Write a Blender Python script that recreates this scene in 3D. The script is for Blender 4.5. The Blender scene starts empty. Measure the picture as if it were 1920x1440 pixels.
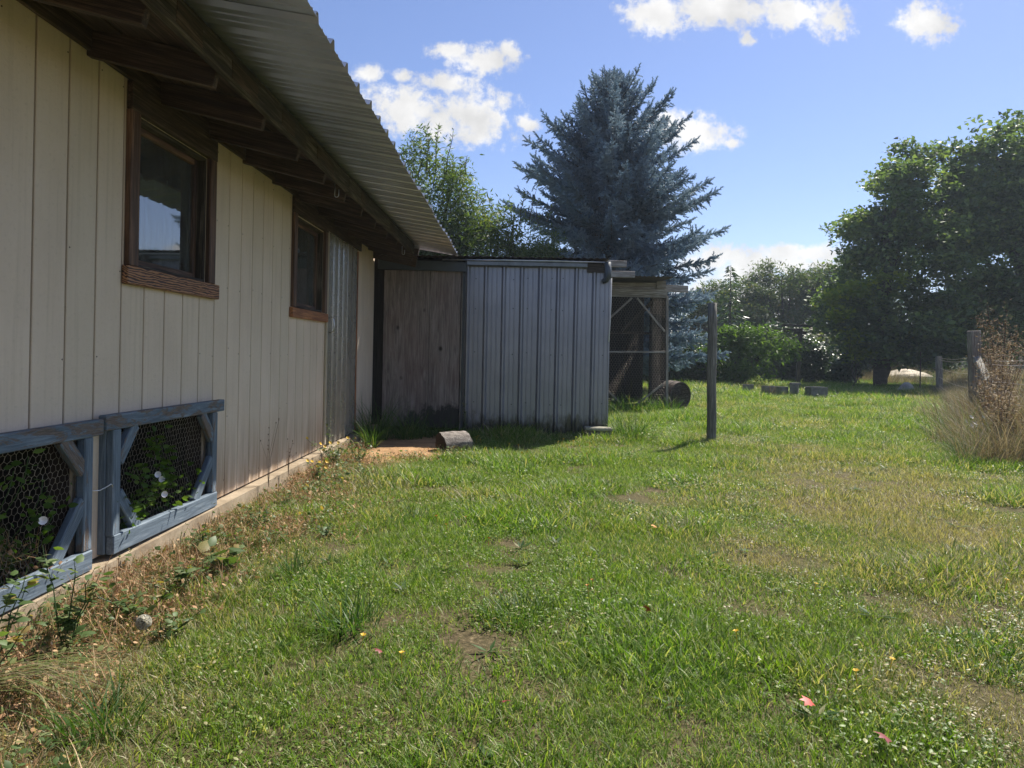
import bpy, bmesh, math, random
import numpy as np
from mathutils import Vector, Matrix

random.seed(7)
rng = np.random.default_rng(7)
SC = bpy.context.scene
COL = SC.collection

# ------------------------------------------------------------------ camera
EYE = 1.07
cam_d = bpy.data.cameras.new("camera")
cam_d.sensor_width = 36.0
cam_d.lens = 36.0 * 1331 / 1920
cam_d.shift_x = -8 / 1920
cam_d.shift_y = -60 / 1920
cam_d.clip_end = 2000
cam_d.clip_start = 0.05
cam = bpy.data.objects.new("camera", cam_d)
COL.objects.link(cam)
ROLL = 0.019
right = Vector((math.cos(ROLL), 0, math.sin(ROLL)))
back = Vector((0, -1, 0))
up = back.cross(right)
cam.matrix_world = Matrix((
    (right.x, up.x, back.x, 0), (right.y, up.y, back.y, 0),
    (right.z, up.z, back.z, EYE), (0, 0, 0, 1)))
SC.camera = cam

# ------------------------------------------------------------------ light
SUN_AZ, SUN_EL = math.radians(39), math.radians(51)      # azimuth measured from +Y towards +X
SC.view_settings.view_transform = 'Standard'
SC.view_settings.look = 'None'
SC.view_settings.gamma = 1
SC.view_settings.exposure = 0.85
try:
    SC.view_settings.use_curve_mapping = False
except Exception:
    pass
sun_d = bpy.data.lights.new("sun", 'SUN')
sun_d.energy = 5.0
sun_d.angle = math.radians(0.53)
sun_d.color = (1.0, 0.93, 0.82)
sun = bpy.data.objects.new("sun", sun_d)
COL.objects.link(sun)
sdir = Vector((math.sin(SUN_AZ) * math.cos(SUN_EL), math.cos(SUN_AZ) * math.cos(SUN_EL), math.sin(SUN_EL)))
sun.rotation_euler = sdir.to_track_quat('Z', 'Y').to_euler()
sun.location = sdir * 60

world = bpy.data.worlds.new("World")
SC.world = world
world.use_nodes = True
wt = world.node_tree
for n in list(wt.nodes):
    wt.nodes.remove(n)


def nd(t, typ, **kw):
    n = t.nodes.new(typ)
    for k, v in kw.items():
        setattr(n, k, v)
    return n


def mth(t, op, a, b=None, c=None, clamp=False):
    n = nd(t, 'ShaderNodeMath', operation=op, use_clamp=clamp)
    for i, v in enumerate((a, b, c)):
        if v is None:
            continue
        if isinstance(v, (int, float)):
            n.inputs[i].default_value = v
        else:
            t.links.new(v, n.inputs[i])
    return n.outputs[0]


SKY_STRENGTH = 0.078
wo = nd(wt, 'ShaderNodeOutputWorld')
bg = nd(wt, 'ShaderNodeBackground')
bg.inputs[1].default_value = SKY_STRENGTH
wt.links.new(bg.outputs[0], wo.inputs[0])
sky = nd(wt, 'ShaderNodeTexSky')
sky.sky_type = 'NISHITA'
sky.sun_disc = False
sky.sun_elevation = SUN_EL
sky.sun_rotation = SUN_AZ
sky.air_density = 1.0
sky.dust_density = 0.3
sky.ozone_density = 4.5
tc = nd(wt, 'ShaderNodeTexCoord')
sep = nd(wt, 'ShaderNodeSeparateXYZ')
wt.links.new(tc.outputs['Generated'], sep.inputs[0])
dy = mth(wt, 'MAXIMUM', sep.outputs[1], 0.02)
px = mth(wt, 'DIVIDE', sep.outputs[0], dy)
pz = mth(wt, 'DIVIDE', sep.outputs[2], dy)
comb = nd(wt, 'ShaderNodeCombineXYZ')
wt.links.new(px, comb.inputs[0])
wt.links.new(pz, comb.inputs[1])
# clouds: centre and half-size as tangents of the bearing and of the elevation
CLOUDS = [(-.160, .343, .066, .040), (-.066, .328, .064, .044), (-.110, .318, .036, .026),
          (-.055, .410, .052, .022), (-.101, .421, .034, .012), (-.022, .422, .020, .020), (-.106, .378, .042, .015),
          (-.219, .388, .022, .014), (-.167, .385, .018, .012), (.006, .322, .022, .013),
          (.243, .314, .064, .028), (.208, .323, .040, .025), (.300, .300, .016, .007),
          (.188, .478, .048, .036), (.280, .490, .090, .030), (.375, .486, .080, .026), (.437, .476, .034, .026),
          (.316, .447, .012, .013), (.572, .474, .046, .030),
          (.266, .132, .052, .017), (.308, .117, .040, .030), (.375, .130, .060, .015), (.430, .130, .030, .008),
          (.345, .082, .120, .045), (.40, .146, .075, .015), (.335, .128, .07, .026), (.29, .142, .05, .018), (.47, .137, .03, .008), (.9, .30, .10, .03), (-.62, .40, .12, .05), (-.95, .22, .2, .05), (1.3, .5, .2, .08)]
acc = None
for (cx, cz, rx, rz) in CLOUDS:
    s = nd(wt, 'ShaderNodeVectorMath', operation='SUBTRACT')
    wt.links.new(comb.outputs[0], s.inputs[0])
    s.inputs[1].default_value = (cx, cz, 0)
    m = nd(wt, 'ShaderNodeVectorMath', operation='MULTIPLY')
    wt.links.new(s.outputs[0], m.inputs[0])
    m.inputs[1].default_value = (1 / rx, 1 / rz, 0)
    ln = nd(wt, 'ShaderNodeVectorMath', operation='LENGTH')
    wt.links.new(m.outputs[0], ln.inputs[0])
    v = mth(wt, 'SUBTRACT', 1.0, ln.outputs['Value'])
    acc = v if acc is None else mth(wt, 'SMOOTH_MAX', acc, v, 0.25)
acc = mth(wt, 'MAXIMUM', acc, -1.2)
cn = nd(wt, 'ShaderNodeTexNoise')
cn.inputs['Scale'].default_value = 26
cn.inputs['Detail'].default_value = 9
cn.inputs['Roughness'].default_value = 0.62
wt.links.new(comb.outputs[0], cn.inputs['Vector'])
cn2 = nd(wt, 'ShaderNodeTexNoise')
cn2.inputs['Scale'].default_value = 75
cn2.inputs['Detail'].default_value = 6
cn2.inputs['Roughness'].default_value = 0.65
wt.links.new(comb.outputs[0], cn2.inputs['Vector'])
fld = mth(wt, 'ADD', acc, mth(wt, 'MULTIPLY', mth(wt, 'SUBTRACT', cn.outputs['Fac'], 0.5), 1.9))
fld = mth(wt, 'ADD', fld, mth(wt, 'MULTIPLY', mth(wt, 'SUBTRACT', cn2.outputs['Fac'], 0.5), 1.6))
mr = nd(wt, 'ShaderNodeMapRange', interpolation_type='SMOOTHSTEP')
mr.inputs['From Min'].default_value = -0.22
mr.inputs['From Max'].default_value = 0.62
wt.links.new(fld, mr.inputs['Value'])
fwd = mth(wt, 'GREATER_THAN', sep.outputs[1], 0.03)
mask_f = mth(wt, 'MULTIPLY', mr.outputs[0], fwd)
# the rest of the sky: scattered clouds of the same kind overhead and behind
zz = mth(wt, 'MAXIMUM', mth(wt, 'ADD', sep.outputs[2], 0.12), 0.05)
c2 = nd(wt, 'ShaderNodeCombineXYZ')
wt.links.new(mth(wt, 'DIVIDE', sep.outputs[0], zz), c2.inputs[0])
wt.links.new(mth(wt, 'DIVIDE', sep.outputs[1], zz), c2.inputs[1])
n2 = nd(wt, 'ShaderNodeTexNoise')
n2.inputs['Scale'].default_value = 1.3
n2.inputs['Detail'].default_value = 7
wt.links.new(c2.outputs[0], n2.inputs['Vector'])
mr2 = nd(wt, 'ShaderNodeMapRange', interpolation_type='SMOOTHSTEP')
mr2.inputs['From Min'].default_value = 0.56
mr2.inputs['From Max'].default_value = 0.66
wt.links.new(n2.outputs['Fac'], mr2.inputs['Value'])
mask_b = mth(wt, 'MULTIPLY', mr2.outputs[0], mth(wt, 'MULTIPLY', mth(wt, 'LESS_THAN', sep.outputs[1], 0.03),
                                              mth(wt, 'GREATER_THAN', sep.outputs[2], 0.02)))
mask = mth(wt, 'MAXIMUM', mask_f, mask_b)
mask = mth(wt, 'MULTIPLY', mask, 0.96)
n3 = nd(wt, 'ShaderNodeTexNoise')
n3.inputs['Scale'].default_value = 14
n3.inputs['Detail'].default_value = 5
wt.links.new(comb.outputs[0], n3.inputs['Vector'])
shade = nd(wt, 'ShaderNodeMapRange')
shade.inputs['From Min'].default_value = 0.35
shade.inputs['From Max'].default_value = 0.65
shade.inputs['To Min'].default_value = 0.72
shade.inputs['To Max'].default_value = 1.0
wt.links.new(n3.outputs['Fac'], shade.inputs['Value'])
cc = nd(wt, 'ShaderNodeVectorMath', operation='SCALE')
CL = 0.60 / SKY_STRENGTH
cc.inputs[0].default_value = (CL, CL * .985, CL * .96)
wt.links.new(shade.outputs[0], cc.inputs['Scale'])
skym = nd(wt, 'ShaderNodeMix', data_type='RGBA', blend_type='MIX')
wt.links.new(mask, skym.inputs[0])
tint = nd(wt, 'ShaderNodeMix', data_type='RGBA', blend_type='MULTIPLY')
tint.inputs[0].default_value = 1.0
tint.inputs[7].default_value = (1.04, .95, 1.04, 1)
wt.links.new(sky.outputs[0], tint.inputs[6])
wt.links.new(tint.outputs[2], skym.inputs[6])
wt.links.new(cc.outputs[0], skym.inputs[7])
wt.links.new(skym.outputs[2], bg.inputs[0])


# ------------------------------------------------------------------ helpers
def link(o, parent=None):
    COL.objects.link(o)
    if parent is not None:
        o.parent = parent
    return o


def thing(name, label, cat, loc=(0, 0, 0), group=None):
    o = bpy.data.objects.new(name, None)
    o.empty_display_size = 0.1
    COL.objects.link(o)
    o.location = loc
    o['label'] = label
    o['category'] = cat
    if group:
        o['group'] = group
    return o


def tag(o, label=None, cat=None, group=None, kind=None):
    if label:
        o['label'] = label
    if cat:
        o['category'] = cat
    if group:
        o['group'] = group
    if kind:
        o['kind'] = kind
    return o


def np_mesh(name, V, F, mat=None, attrs=None, smooth=False):
    """V (n,3); F (m,k) all the same k."""
    V = np.asarray(V, dtype=np.float32)
    F = np.asarray(F, dtype=np.int32)
    me = bpy.data.meshes.new(name)
    k = F.shape[1]
    me.vertices.add(len(V))
    me.vertices.foreach_set('co', V.ravel())
    me.loops.add(F.size)
    me.loops.foreach_set('vertex_index', F.ravel())
    me.polygons.add(len(F))
    me.polygons.foreach_set('loop_start', np.arange(0, F.size, k, dtype=np.int32))
    me.polygons.foreach_set('loop_total', np.full(len(F), k, dtype=np.int32))
    if smooth:
        me.polygons.foreach_set('use_smooth', np.ones(len(F), dtype=bool))
    if attrs:
        for an, av in attrs.items():
            a = me.attributes.new(an, 'FLOAT', 'POINT')
            a.data.foreach_set('value', np.asarray(av, dtype=np.float32))
    me.update(calc_edges=True)
    if mat:
        me.materials.append(mat)
    return me


def mesh_obj(name, me, parent=None, loc=None):
    o = bpy.data.objects.new(name, me)
    link(o, parent)
    if loc is not None:
        o.location = loc
    return o


class MB:
    """collects quads and triangles, builds one mesh"""

    def __init__(s):
        s.v, s.f = [], []

    def quad(s, a, b, c, d):
        n = len(s.v)
        s.v += [a, b, c, d]
        s.f.append((n, n + 1, n + 2, n + 3))

    def tri(s, a, b, c):
        n = len(s.v)
        s.v += [a, b, c]
        s.f.append((n, n + 1, n + 2))

    def box(s, x0, x1, y0, y1, z0, z1):
        n = len(s.v)
        s.v += [(x0, y0, z0), (x1, y0, z0), (x1, y1, z0), (x0, y1, z0), (x0, y0, z1), (x1, y0, z1), (x1, y1, z1), (x0, y1, z1)]
        s.f += [(n, n + 3, n + 2, n + 1), (n + 4, n + 5, n + 6, n + 7), (n, n + 1, n + 5, n + 4), (n + 1, n + 2, n + 6, n + 5),
                (n + 2, n + 3, n + 7, n + 6), (n + 3, n, n + 4, n + 7)]

    def tube(s, pts, rad, sides=6, cap=True):
        pts = [Vector(p) for p in pts]
        if not hasattr(rad, '__len__'):
            rad = [rad] * len(pts)
        rings = []
        ref = Vector((0.13, 0.27, 1)).normalized()
        for i, p in enumerate(pts):
            d = (pts[min(i + 1, len(pts) - 1)] - pts[max(i - 1, 0)])
            if d.length < 1e-9:
                d = Vector((0, 0, 1))
            d.normalize()
            a = d.cross(ref)
            if a.length < 0.05:
                a = d.cross(Vector((1, 0, 0)))
            a.normalize()
            b = d.cross(a)
            n = len(s.v)
            for k in range(sides):
                t = 2 * math.pi * k / sides
                s.v.append(tuple(p + (a * math.cos(t) + b * math.sin(t)) * rad[i]))
            rings.append(n)
        for i in range(len(rings) - 1):
            for k in range(sides):
                k2 = (k + 1) % sides
                s.f.append((rings[i] + k, rings[i] + k2, rings[i + 1] + k2, rings[i + 1] + k))
        if cap:
            s.f.append(tuple(rings[0] + k for k in range(sides))[::-1])
            s.f.append(tuple(rings[-1] + k for k in range(sides)))

    def build(s, name, mat=None, parent=None, smooth=False, loc=None):
        me = bpy.data.meshes.new(name)
        me.from_pydata([tuple(p) for p in s.v], [], s.f)
        if smooth:
            me.polygons.foreach_set('use_smooth', [True] * len(me.polygons))
        me.update()
        if mat:
            me.materials.append(mat)
        return mesh_obj(name, me, parent, loc)


_board_cache = {}


def board_mesh(L, w, t, mat, bev=0.003, seg=1, warp=0.0):
    key = (round(L, 4), round(w, 4), round(t, 4), mat.name, bev, seg, warp)
    if warp == 0 and key in _board_cache:
        return _board_cache[key]
    bm = bmesh.new()
    bmesh.ops.create_cube(bm, size=1.0)
    for v in bm.verts:
        v.co = Vector((v.co.x * L, v.co.y * w, v.co.z * t))
    if seg > 1:
        es = [e for e in bm.edges if abs(e.verts[0].co.x - e.verts[1].co.x) > L * .5]
        bmesh.ops.subdivide_edges(bm, edges=es, cuts=seg - 1, use_grid_fill=True)
    b = min(bev, t * .3, w * .3)
    es = [e for e in bm.edges if e.calc_face_angle(0) > 0.5]
    bmesh.ops.bevel(bm, geom=es, offset=b, segments=1, affect='EDGES')
    if warp:
        a, c = random.uniform(-1, 1), random.uniform(-1, 1)
        for v in bm.verts:
            u = v.co.x / L * 2
            v.co.y += warp * (a * (1 - u * u) + .4 * random.uniform(-1, 1) * warp * 0)
            v.co.z += warp * .6 * c * (1 - u * u)
    me = bpy.data.meshes.new('board')
    bm.to_mesh(me)
    bm.free()
    me.materials.append(mat)
    if warp == 0:
        _board_cache[key] = me
    return me


def board(name, p0, p1, w, t, mat, parent=None, wdir=None, bev=0.003, seg=1, warp=0.0):
    """a board from p0 to p1 (centre line); local X runs along it, width w along wdir, thickness t across."""
    p0, p1 = Vector(p0), Vector(p1)
    X = (p1 - p0)
    L = X.length
    X.normalize()
    W = Vector(wdir) if wdir is not None else Vector((0, 0, 1))
    W = (W - X * W.dot(X)).normalized()
    Z = X.cross(W)
    o = bpy.data.objects.new(name, board_mesh(L, w, t, mat, bev, seg, warp))
    COL.objects.link(o)
    M = Matrix(((X.x, W.x, Z.x, 0), (X.y, W.y, Z.y, 0), (X.z, W.z, Z.z, 0), (0, 0, 0, 1)))
    M.translation = (p0 + p1) / 2
    if parent is not None:
        o.parent = parent
        M = Matrix.Translation(-Vector(parent.location)) @ M
    o.matrix_local = M
    return o


def rotmats(n, tilt, axis_bias=None):
    """n random rotations: Z spun at random, tilted by up to tilt (array of radians)."""
    a = rng.uniform(0, 2 * np.pi, n)
    b = rng.uniform(0, 2 * np.pi, n)
    t = tilt
    ca, sa = np.cos(a), np.sin(a)
    Rz = np.zeros((n, 3, 3))
    Rz[:, 0, 0] = ca
    Rz[:, 0, 1] = -sa
    Rz[:, 1, 0] = sa
    Rz[:, 1, 1] = ca
    Rz[:, 2, 2] = 1
    ux, uy = np.cos(b), np.sin(b)
    c, s = np.cos(t), np.sin(t)
    R = np.zeros((n, 3, 3))
    R[:, 0, 0] = c + ux * ux * (1 - c)
    R[:, 0, 1] = ux * uy * (1 - c)
    R[:, 0, 2] = uy * s
    R[:, 1, 0] = ux * uy * (1 - c)
    R[:, 1, 1] = c + uy * uy * (1 - c)
    R[:, 1, 2] = -ux * s
    R[:, 2, 0] = -uy * s
    R[:, 2, 1] = ux * s
    R[:, 2, 2] = c
    return R @ Rz


def frames_from_dir(D, spin=None):
    """rotation matrices whose local Y is D (n,3)"""
    D = D / np.linalg.norm(D, axis=1, keepdims=True)
    n = len(D)
    ref = rng.normal(size=(n, 3)) if spin is None else spin
    X = np.cross(D, ref)
    X /= np.linalg.norm(X, axis=1, keepdims=True) + 1e-9
    Z = np.cross(X, D)
    return np.stack([X, D, Z], axis=2)


def replicate(tv, tf, R, T, S):
    """copies of a template (tv,tf) under rotations R, translations T and scales S"""
    tv = np.asarray(tv)
    tf = np.asarray(tf)
    n = len(T)
    V = np.einsum('nij,vj->nvi', R, tv) * np.asarray(S)[:, None, None] + T[:, None, :]
    F = tf[None] + (np.arange(n) * len(tv))[:, None, None]
    return V.reshape(-1, 3), F.reshape(-1, tf.shape[1]), len(tv)


# ------------------------------------------------------------------ materials
def new_mat(name):
    m = bpy.data.materials.new(name)
    m.use_nodes = True
    t = m.node_tree
    for n in list(t.nodes):
        t.nodes.remove(n)
    out = nd(t, 'ShaderNodeOutputMaterial')
    b = nd(t, 'ShaderNodeBsdfPrincipled')
    t.links.new(b.outputs[0], out.inputs[0])
    return m, t, b, out


def coords(t, scale=(1, 1, 1), kind='Object', rand=True):
    """object coordinates, scaled, shifted by a random amount for each object"""
    c = nd(t, 'ShaderNodeTexCoord')
    mp = nd(t, 'ShaderNodeMapping')
    mp.inputs['Scale'].default_value = scale
    t.links.new(c.outputs[kind], mp.inputs['Vector'])
    if rand:
        oi = nd(t, 'ShaderNodeObjectInfo')
        cx = nd(t, 'ShaderNodeCombineXYZ')
        t.links.new(mth(t, 'MULTIPLY', oi.outputs['Random'], 37.0), cx.inputs[0])
        t.links.new(mth(t, 'MULTIPLY', oi.outputs['Random'], 91.0), cx.inputs[1])
        t.links.new(mth(t, 'MULTIPLY', oi.outputs['Random'], 53.0), cx.inputs[2])
        t.links.new(cx.outputs[0], mp.inputs['Location'])
    return mp.outputs[0]


def world_pos(t, scale=(1, 1, 1)):
    g = nd(t, 'ShaderNodeNewGeometry')
    mp = nd(t, 'ShaderNodeMapping')
    mp.inputs['Scale'].default_value = scale
    t.links.new(g.outputs['Position'], mp.inputs['Vector'])
    return mp.outputs[0]


def noise(t, vec, scale, detail=4, rough=0.55, dist=0.0):
    n = nd(t, 'ShaderNodeTexNoise')
    n.inputs['Scale'].default_value = scale
    n.inputs['Detail'].default_value = detail
    n.inputs['Roughness'].default_value = rough
    n.inputs['Distortion'].default_value = dist
    t.links.new(vec, n.inputs['Vector'])
    return n.outputs['Fac']


def ramp(t, fac, stops, interp='LINEAR'):
    r = nd(t, 'ShaderNodeValToRGB')
    r.color_ramp.interpolation = interp
    e = r.color_ramp.elements
    while len(e) < len(stops):
        e.new(0.5)
    for i, (p, c) in enumerate(stops):
        e[i].position = p
        e[i].color = (c[0], c[1], c[2], 1) if hasattr(c, '__len__') else (c, c, c, 1)
    t.links.new(fac, r.inputs[0])
    return r.outputs[0]


def mixc(t, fac, a, b, blend='MIX'):
    m = nd(t, 'ShaderNodeMix', data_type='RGBA', blend_type=blend)
    for i, v in ((0, fac), (6, a), (7, b)):
        if isinstance(v, (int, float)):
            m.inputs[i].default_value = v
        elif isinstance(v, tuple):
            m.inputs[i].default_value = (v[0], v[1], v[2], 1)
        else:
            t.links.new(v, m.inputs[i])
    return m.outputs[2]


def bump(t, b, h, strength=0.3, dist=0.01):
    n = nd(t, 'ShaderNodeBump')
    n.inputs['Strength'].default_value = strength
    n.inputs['Distance'].default_value = dist
    t.links.new(h, n.inputs['Height'])
    t.links.new(n.outputs[0], b.inputs['Normal'])


def wood(name, c0, c1, c2, rough=0.8, gs=1.0, bstr=0.5, knots=True):
    """weathered timber: grain along local X"""
    m, t, b, o = new_mat(name)
    v = coords(t, (1.2 * gs, 22 * gs, 22 * gs))
    g = noise(t, v, 2.2, 6, .6, .6)
    v2 = coords(t, (3 * gs, 120 * gs, 120 * gs))
    g2 = noise(t, v2, 2.0, 3, .6)
    v3 = coords(t, (1.5, 3, 3))
    st = noise(t, v3, 3.0, 4, .6)
    col = ramp(t, g, [(.34, c0), (.50, c1), (.62, c2)])
    col = mixc(t, ramp(t, g2, [(.42, 0.0), (.62, .8)]), col, tuple(x * .55 for x in c0), 'MIX')
    col = mixc(t, ramp(t, st, [(.40, 0.0), (.72, .55)]), col, c0)
    t.links.new(col, b.inputs['Base Color'])
    b.inputs['Roughness'].default_value = rough
    h = mth(t, 'ADD', g, mth(t, 'MULTIPLY', g2, .6))
    bump(t, b, h, bstr, .004)
    return m


M = {}
M['rafter'] = wood('rafter_timber', (.035, .023, .017), (.085, .055, .038), (.17, .115, .078), .85)
M['fascia'] = wood('fascia_timber', (.025, .019, .014), (.075, .058, .043), (.19, .155, .12), .85, bstr=.8)
M['trim'] = wood('trim_timber', (.040, .020, .012), (.145, .072, .038), (.30, .165, .095), .6, gs=.8, bstr=.6)
M['trim_orange'] = wood('orange_timber', (.20, .075, .028), (.44, .18, .070), (.60, .29, .12), .55, gs=.7, bstr=.3)
M['grey_wood'] = wood('grey_weathered_timber', (.09, .072, .060), (.26, .225, .19), (.46, .42, .365), .85, bstr=.7)
M['tan_wood'] = wood('tan_timber', (.16, .10, .06), (.33, .22, .13), (.46, .33, .20), .8)
M['post'] = wood('grey_post_timber', (.10, .095, .08), (.21, .20, .165), (.33, .31, .26), .85, bstr=.7)
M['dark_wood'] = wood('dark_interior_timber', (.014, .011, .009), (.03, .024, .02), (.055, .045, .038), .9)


M['pale_wood'] = wood('pale_weathered_timber', (.20, .17, .145), (.42, .38, .33), (.62, .58, .52), .85, bstr=.6)


def sill_mat():
    m, t, b, o = new_mat('flame_grained_timber')
    v = coords(t, (1.0, 1.0, 1.0))
    w = nd(t, 'ShaderNodeTexWave')
    w.wave_type = 'RINGS'
    w.inputs['Scale'].default_value = 5
    w.inputs['Distortion'].default_value = 7
    w.inputs['Detail'].default_value = 3
    w.inputs['Detail Scale'].default_value = 1.6
    sc = nd(t, 'ShaderNodeMapping')
    sc.inputs['Scale'].default_value = (1.0, 6, 6)
    t.links.new(v, sc.inputs['Vector'])
    t.links.new(sc.outputs[0], w.inputs['Vector'])
    n = noise(t, coords(t, (3, 90, 90)), 2, 4)
    col = ramp(t, w.outputs['Fac'], [(.15, (.040, .015, .010)), (.42, (.22, .080, .036)), (.75, (.52, .26, .12))])
    col = mixc(t, mth(t, 'MULTIPLY', n, .5), col, (.03, .016, .012))
    t.links.new(col, b.inputs['Base Color'])
    b.inputs['Roughness'].default_value = .5
    bump(t, b, mth(t, 'ADD', w.outputs['Fac'], n), .4, .003)
    return m


M['sill'] = sill_mat()


def blue_mat():
    m, t, b, o = new_mat('peeling_blue_paint')
    v = coords(t, (2.0, 24, 24))
    g = noise(t, v, 2.4, 6, .65, .5)
    vp = coords(t, (1.8, 9, 9))
    pn = noise(t, vp, 2.4, 7, .7, .7)
    fine = noise(t, coords(t, (7, 140, 140)), 2, 3)
    saw = nd(t, 'ShaderNodeTexWave')
    saw.inputs['Scale'].default_value = 60
    saw.inputs['Distortion'].default_value = 3
    t.links.new(coords(t, (1, .25, .25)), saw.inputs['Vector'])
    paint = ramp(t, g, [(.3, (.062, .088, .118)), (.52, (.125, .168, .215)), (.75, (.25, .30, .35))])
    bare = ramp(t, fine, [(.3, (.06, .042, .036)), (.7, (.21, .165, .135))])
    oi = nd(t, 'ShaderNodeAttribute', attribute_type='OBJECT', attribute_name='wear')
    k = mth(t, 'ADD', pn, mth(t, 'MULTIPLY', oi.outputs['Fac'], .2))
    k = mth(t, 'ADD', k, mth(t, 'MULTIPLY', mth(t, 'SUBTRACT', fine, .5), .25))
    f = ramp(t, k, [(.565, 0.0), (.60, 1.0)])
    col = mixc(t, f, paint, bare)
    t.links.new(col, b.inputs['Base Color'])
    b.inputs['Roughness'].default_value = .7
    h = mth(t, 'ADD', mth(t, 'MULTIPLY', f, -.8), mth(t, 'ADD', fine, mth(t, 'MULTIPLY', saw.outputs['Fac'], .35)))
    bump(t, b, h, .6, .003)
    return m


M['blue'] = blue_mat()


def siding_mat():
    m, t, b, o = new_mat('cream_siding_paint')
    P = world_pos(t, (1, 60, 3.0))
    g = noise(t, P, 1.2, 5, .6, .3)
    rough_h = noise(t, world_pos(t, (1, 20, 26)), 2.2, 6, .7)
    blotch = noise(t, world_pos(t, (1, 1.6, 1.1)), 1.6, 5, .6)
    oi = nd(t, 'ShaderNodeObjectInfo')
    base = mixc(t, ramp(t, blotch, [(.35, 0.0), (.7, 1.0)]), (.74, .605, .475), (.655, .525, .405))
    base = mixc(t, mth(t, 'MULTIPLY', oi.outputs['Random'], .35), base, (.50, .43, .31))
    base = mixc(t, ramp(t, rough_h, [(.56, 0.0), (.72, .35)]), base, (.38, .30, .20))
    strk = noise(t, world_pos(t, (1, 24, .8)), 1.5, 5, .65)
    base = mixc(t, ramp(t, strk, [(.52, 0.0), (.75, .30)]), base, (.38, .30, .20))
    g0 = nd(t, 'ShaderNodeNewGeometry')
    sp = nd(t, 'ShaderNodeSeparateXYZ')
    t.links.new(g0.outputs['Position'], sp.inputs[0])
    low = nd(t, 'ShaderNodeMapRange')
    low.inputs['From Min'].default_value = .62
    low.inputs['From Max'].default_value = .12
    t.links.new(sp.outputs[2], low.inputs['Value'])
    dn = noise(t, world_pos(t, (1, 9, 1.0)), 1.6, 4, .6)
    dirt = mth(t, 'MULTIPLY', low.outputs[0], ramp(t, dn, [(.36, .12), (.62, .9)]), clamp=True)
    base = mixc(t, dirt, base, (.31, .20, .115))
    t.links.new(base, b.inputs['Base Color'])
    b.inputs['Roughness'].default_value = .75
    bump(t, b, mth(t, 'ADD', mth(t, 'MULTIPLY', g, .6), rough_h), .55, .004)
    return m


M['siding'] = siding_mat()


def plain(name, col, rough=.7, metal=0.0, var=.25, vs=4.0, bs=.15, bd=.004, spec=None):
    m, t, b, o = new_mat(name)
    n = noise(t, coords(t, (1, 1, 1)), vs, 6, .6)
    c = mixc(t, ramp(t, n, [(.3, 0.0), (.7, 1.0)]), tuple(x * (1 - var) for x in col), tuple(min(1, x * (1 + var)) for x in col))
    t.links.new(c, b.inputs['Base Color'])
    b.inputs['Roughness'].default_value = rough
    b.inputs['Metallic'].default_value = metal
    if spec is not None:
        b.inputs['Specular IOR Level'].default_value = spec
    bump(t, b, noise(t, coords(t, (1, 1, 1)), vs * 8, 4, .6), bs, bd)
    return m


M['groove'] = plain('dark_groove', (.05, .035, .03), .9)
M['dark'] = plain('dark_interior', (.012, .011, .010), .95)
M['wire'] = plain('galvanised_wire', (.36, .31, .26), .5, .6, .3, 30)
M['steel'] = plain('bright_steel', (.62, .63, .65), .3, 1.0, .15, 10)
M['gutter'] = plain('grey_gutter_metal', (.13, .14, .145), .32, .7, .3, 6)
M['fascia_metal'] = plain('dark_slate_flashing', (.058, .070, .080), .45, .2, .2, 5)
M['cream_trim'] = plain('cream_frame_paint', (.42, .37, .28), .6, 0, .12, 8)
M['white'] = plain('white_plastic', (.7, .72, .74), .5)
M['petal'] = plain('white_petal', (.75, .72, .74), .6)
M['yellow'] = plain('yellow_petal', (.72, .46, .03), .6)
M['orange'] = plain('orange_petal', (.60, .22, .03), .6)
M['red'] = plain('red_leaf', (.62, .07, .05), .5)
M['dark_red'] = plain('dark_red_leaf', (.16, .018, .020), .5)

M['cinder'] = plain('cinder_block', (.16, .155, .15), .95, 0, .35, 9, .6, .01)
M['paver'] = plain('mossy_concrete', (.26, .25, .19), .95, 0, .4, 9, .6, .01)
M['stone'] = plain('grey_stone', (.30, .28, .24), .9, 0, .3, 6, .5, .02)
M['sandpile'] = plain('pale_sand', (.62, .55, .44), .95, 0, .15, 3, .5, .05)
M['bark'] = wood('bark', (.03, .024, .018), (.07, .055, .042), (.12, .10, .08), .95, gs=.25, bstr=1.0)
M['house'] = plain('pale_house_paint', (.5, .52, .55), .8)
M['house_roof'] = plain('slate_blue_roof', (.10, .13, .18), .8)


def concrete_mat():
    m, t, b, o = new_mat('old_concrete')
    v = world_pos(t, (1, 1, 1))
    n = noise(t, v, 5, 6, .65)
    f = noise(t, v, 60, 5, .7)
    c = ramp(t, n, [(.3, (.17, .125, .08)), (.5, (.31, .245, .165)), (.7, (.43, .35, .25))])
    c = mixc(t, ramp(t, f, [(.5, 0.0), (.75, .5)]), c, (.17, .13, .09))
    t.links.new(c, b.inputs['Base Color'])
    b.inputs['Roughness'].default_value = .9
    bump(t, b, mth(t, 'ADD', n, f), .5, .006)
    return m


M['concrete'] = concrete_mat()


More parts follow.
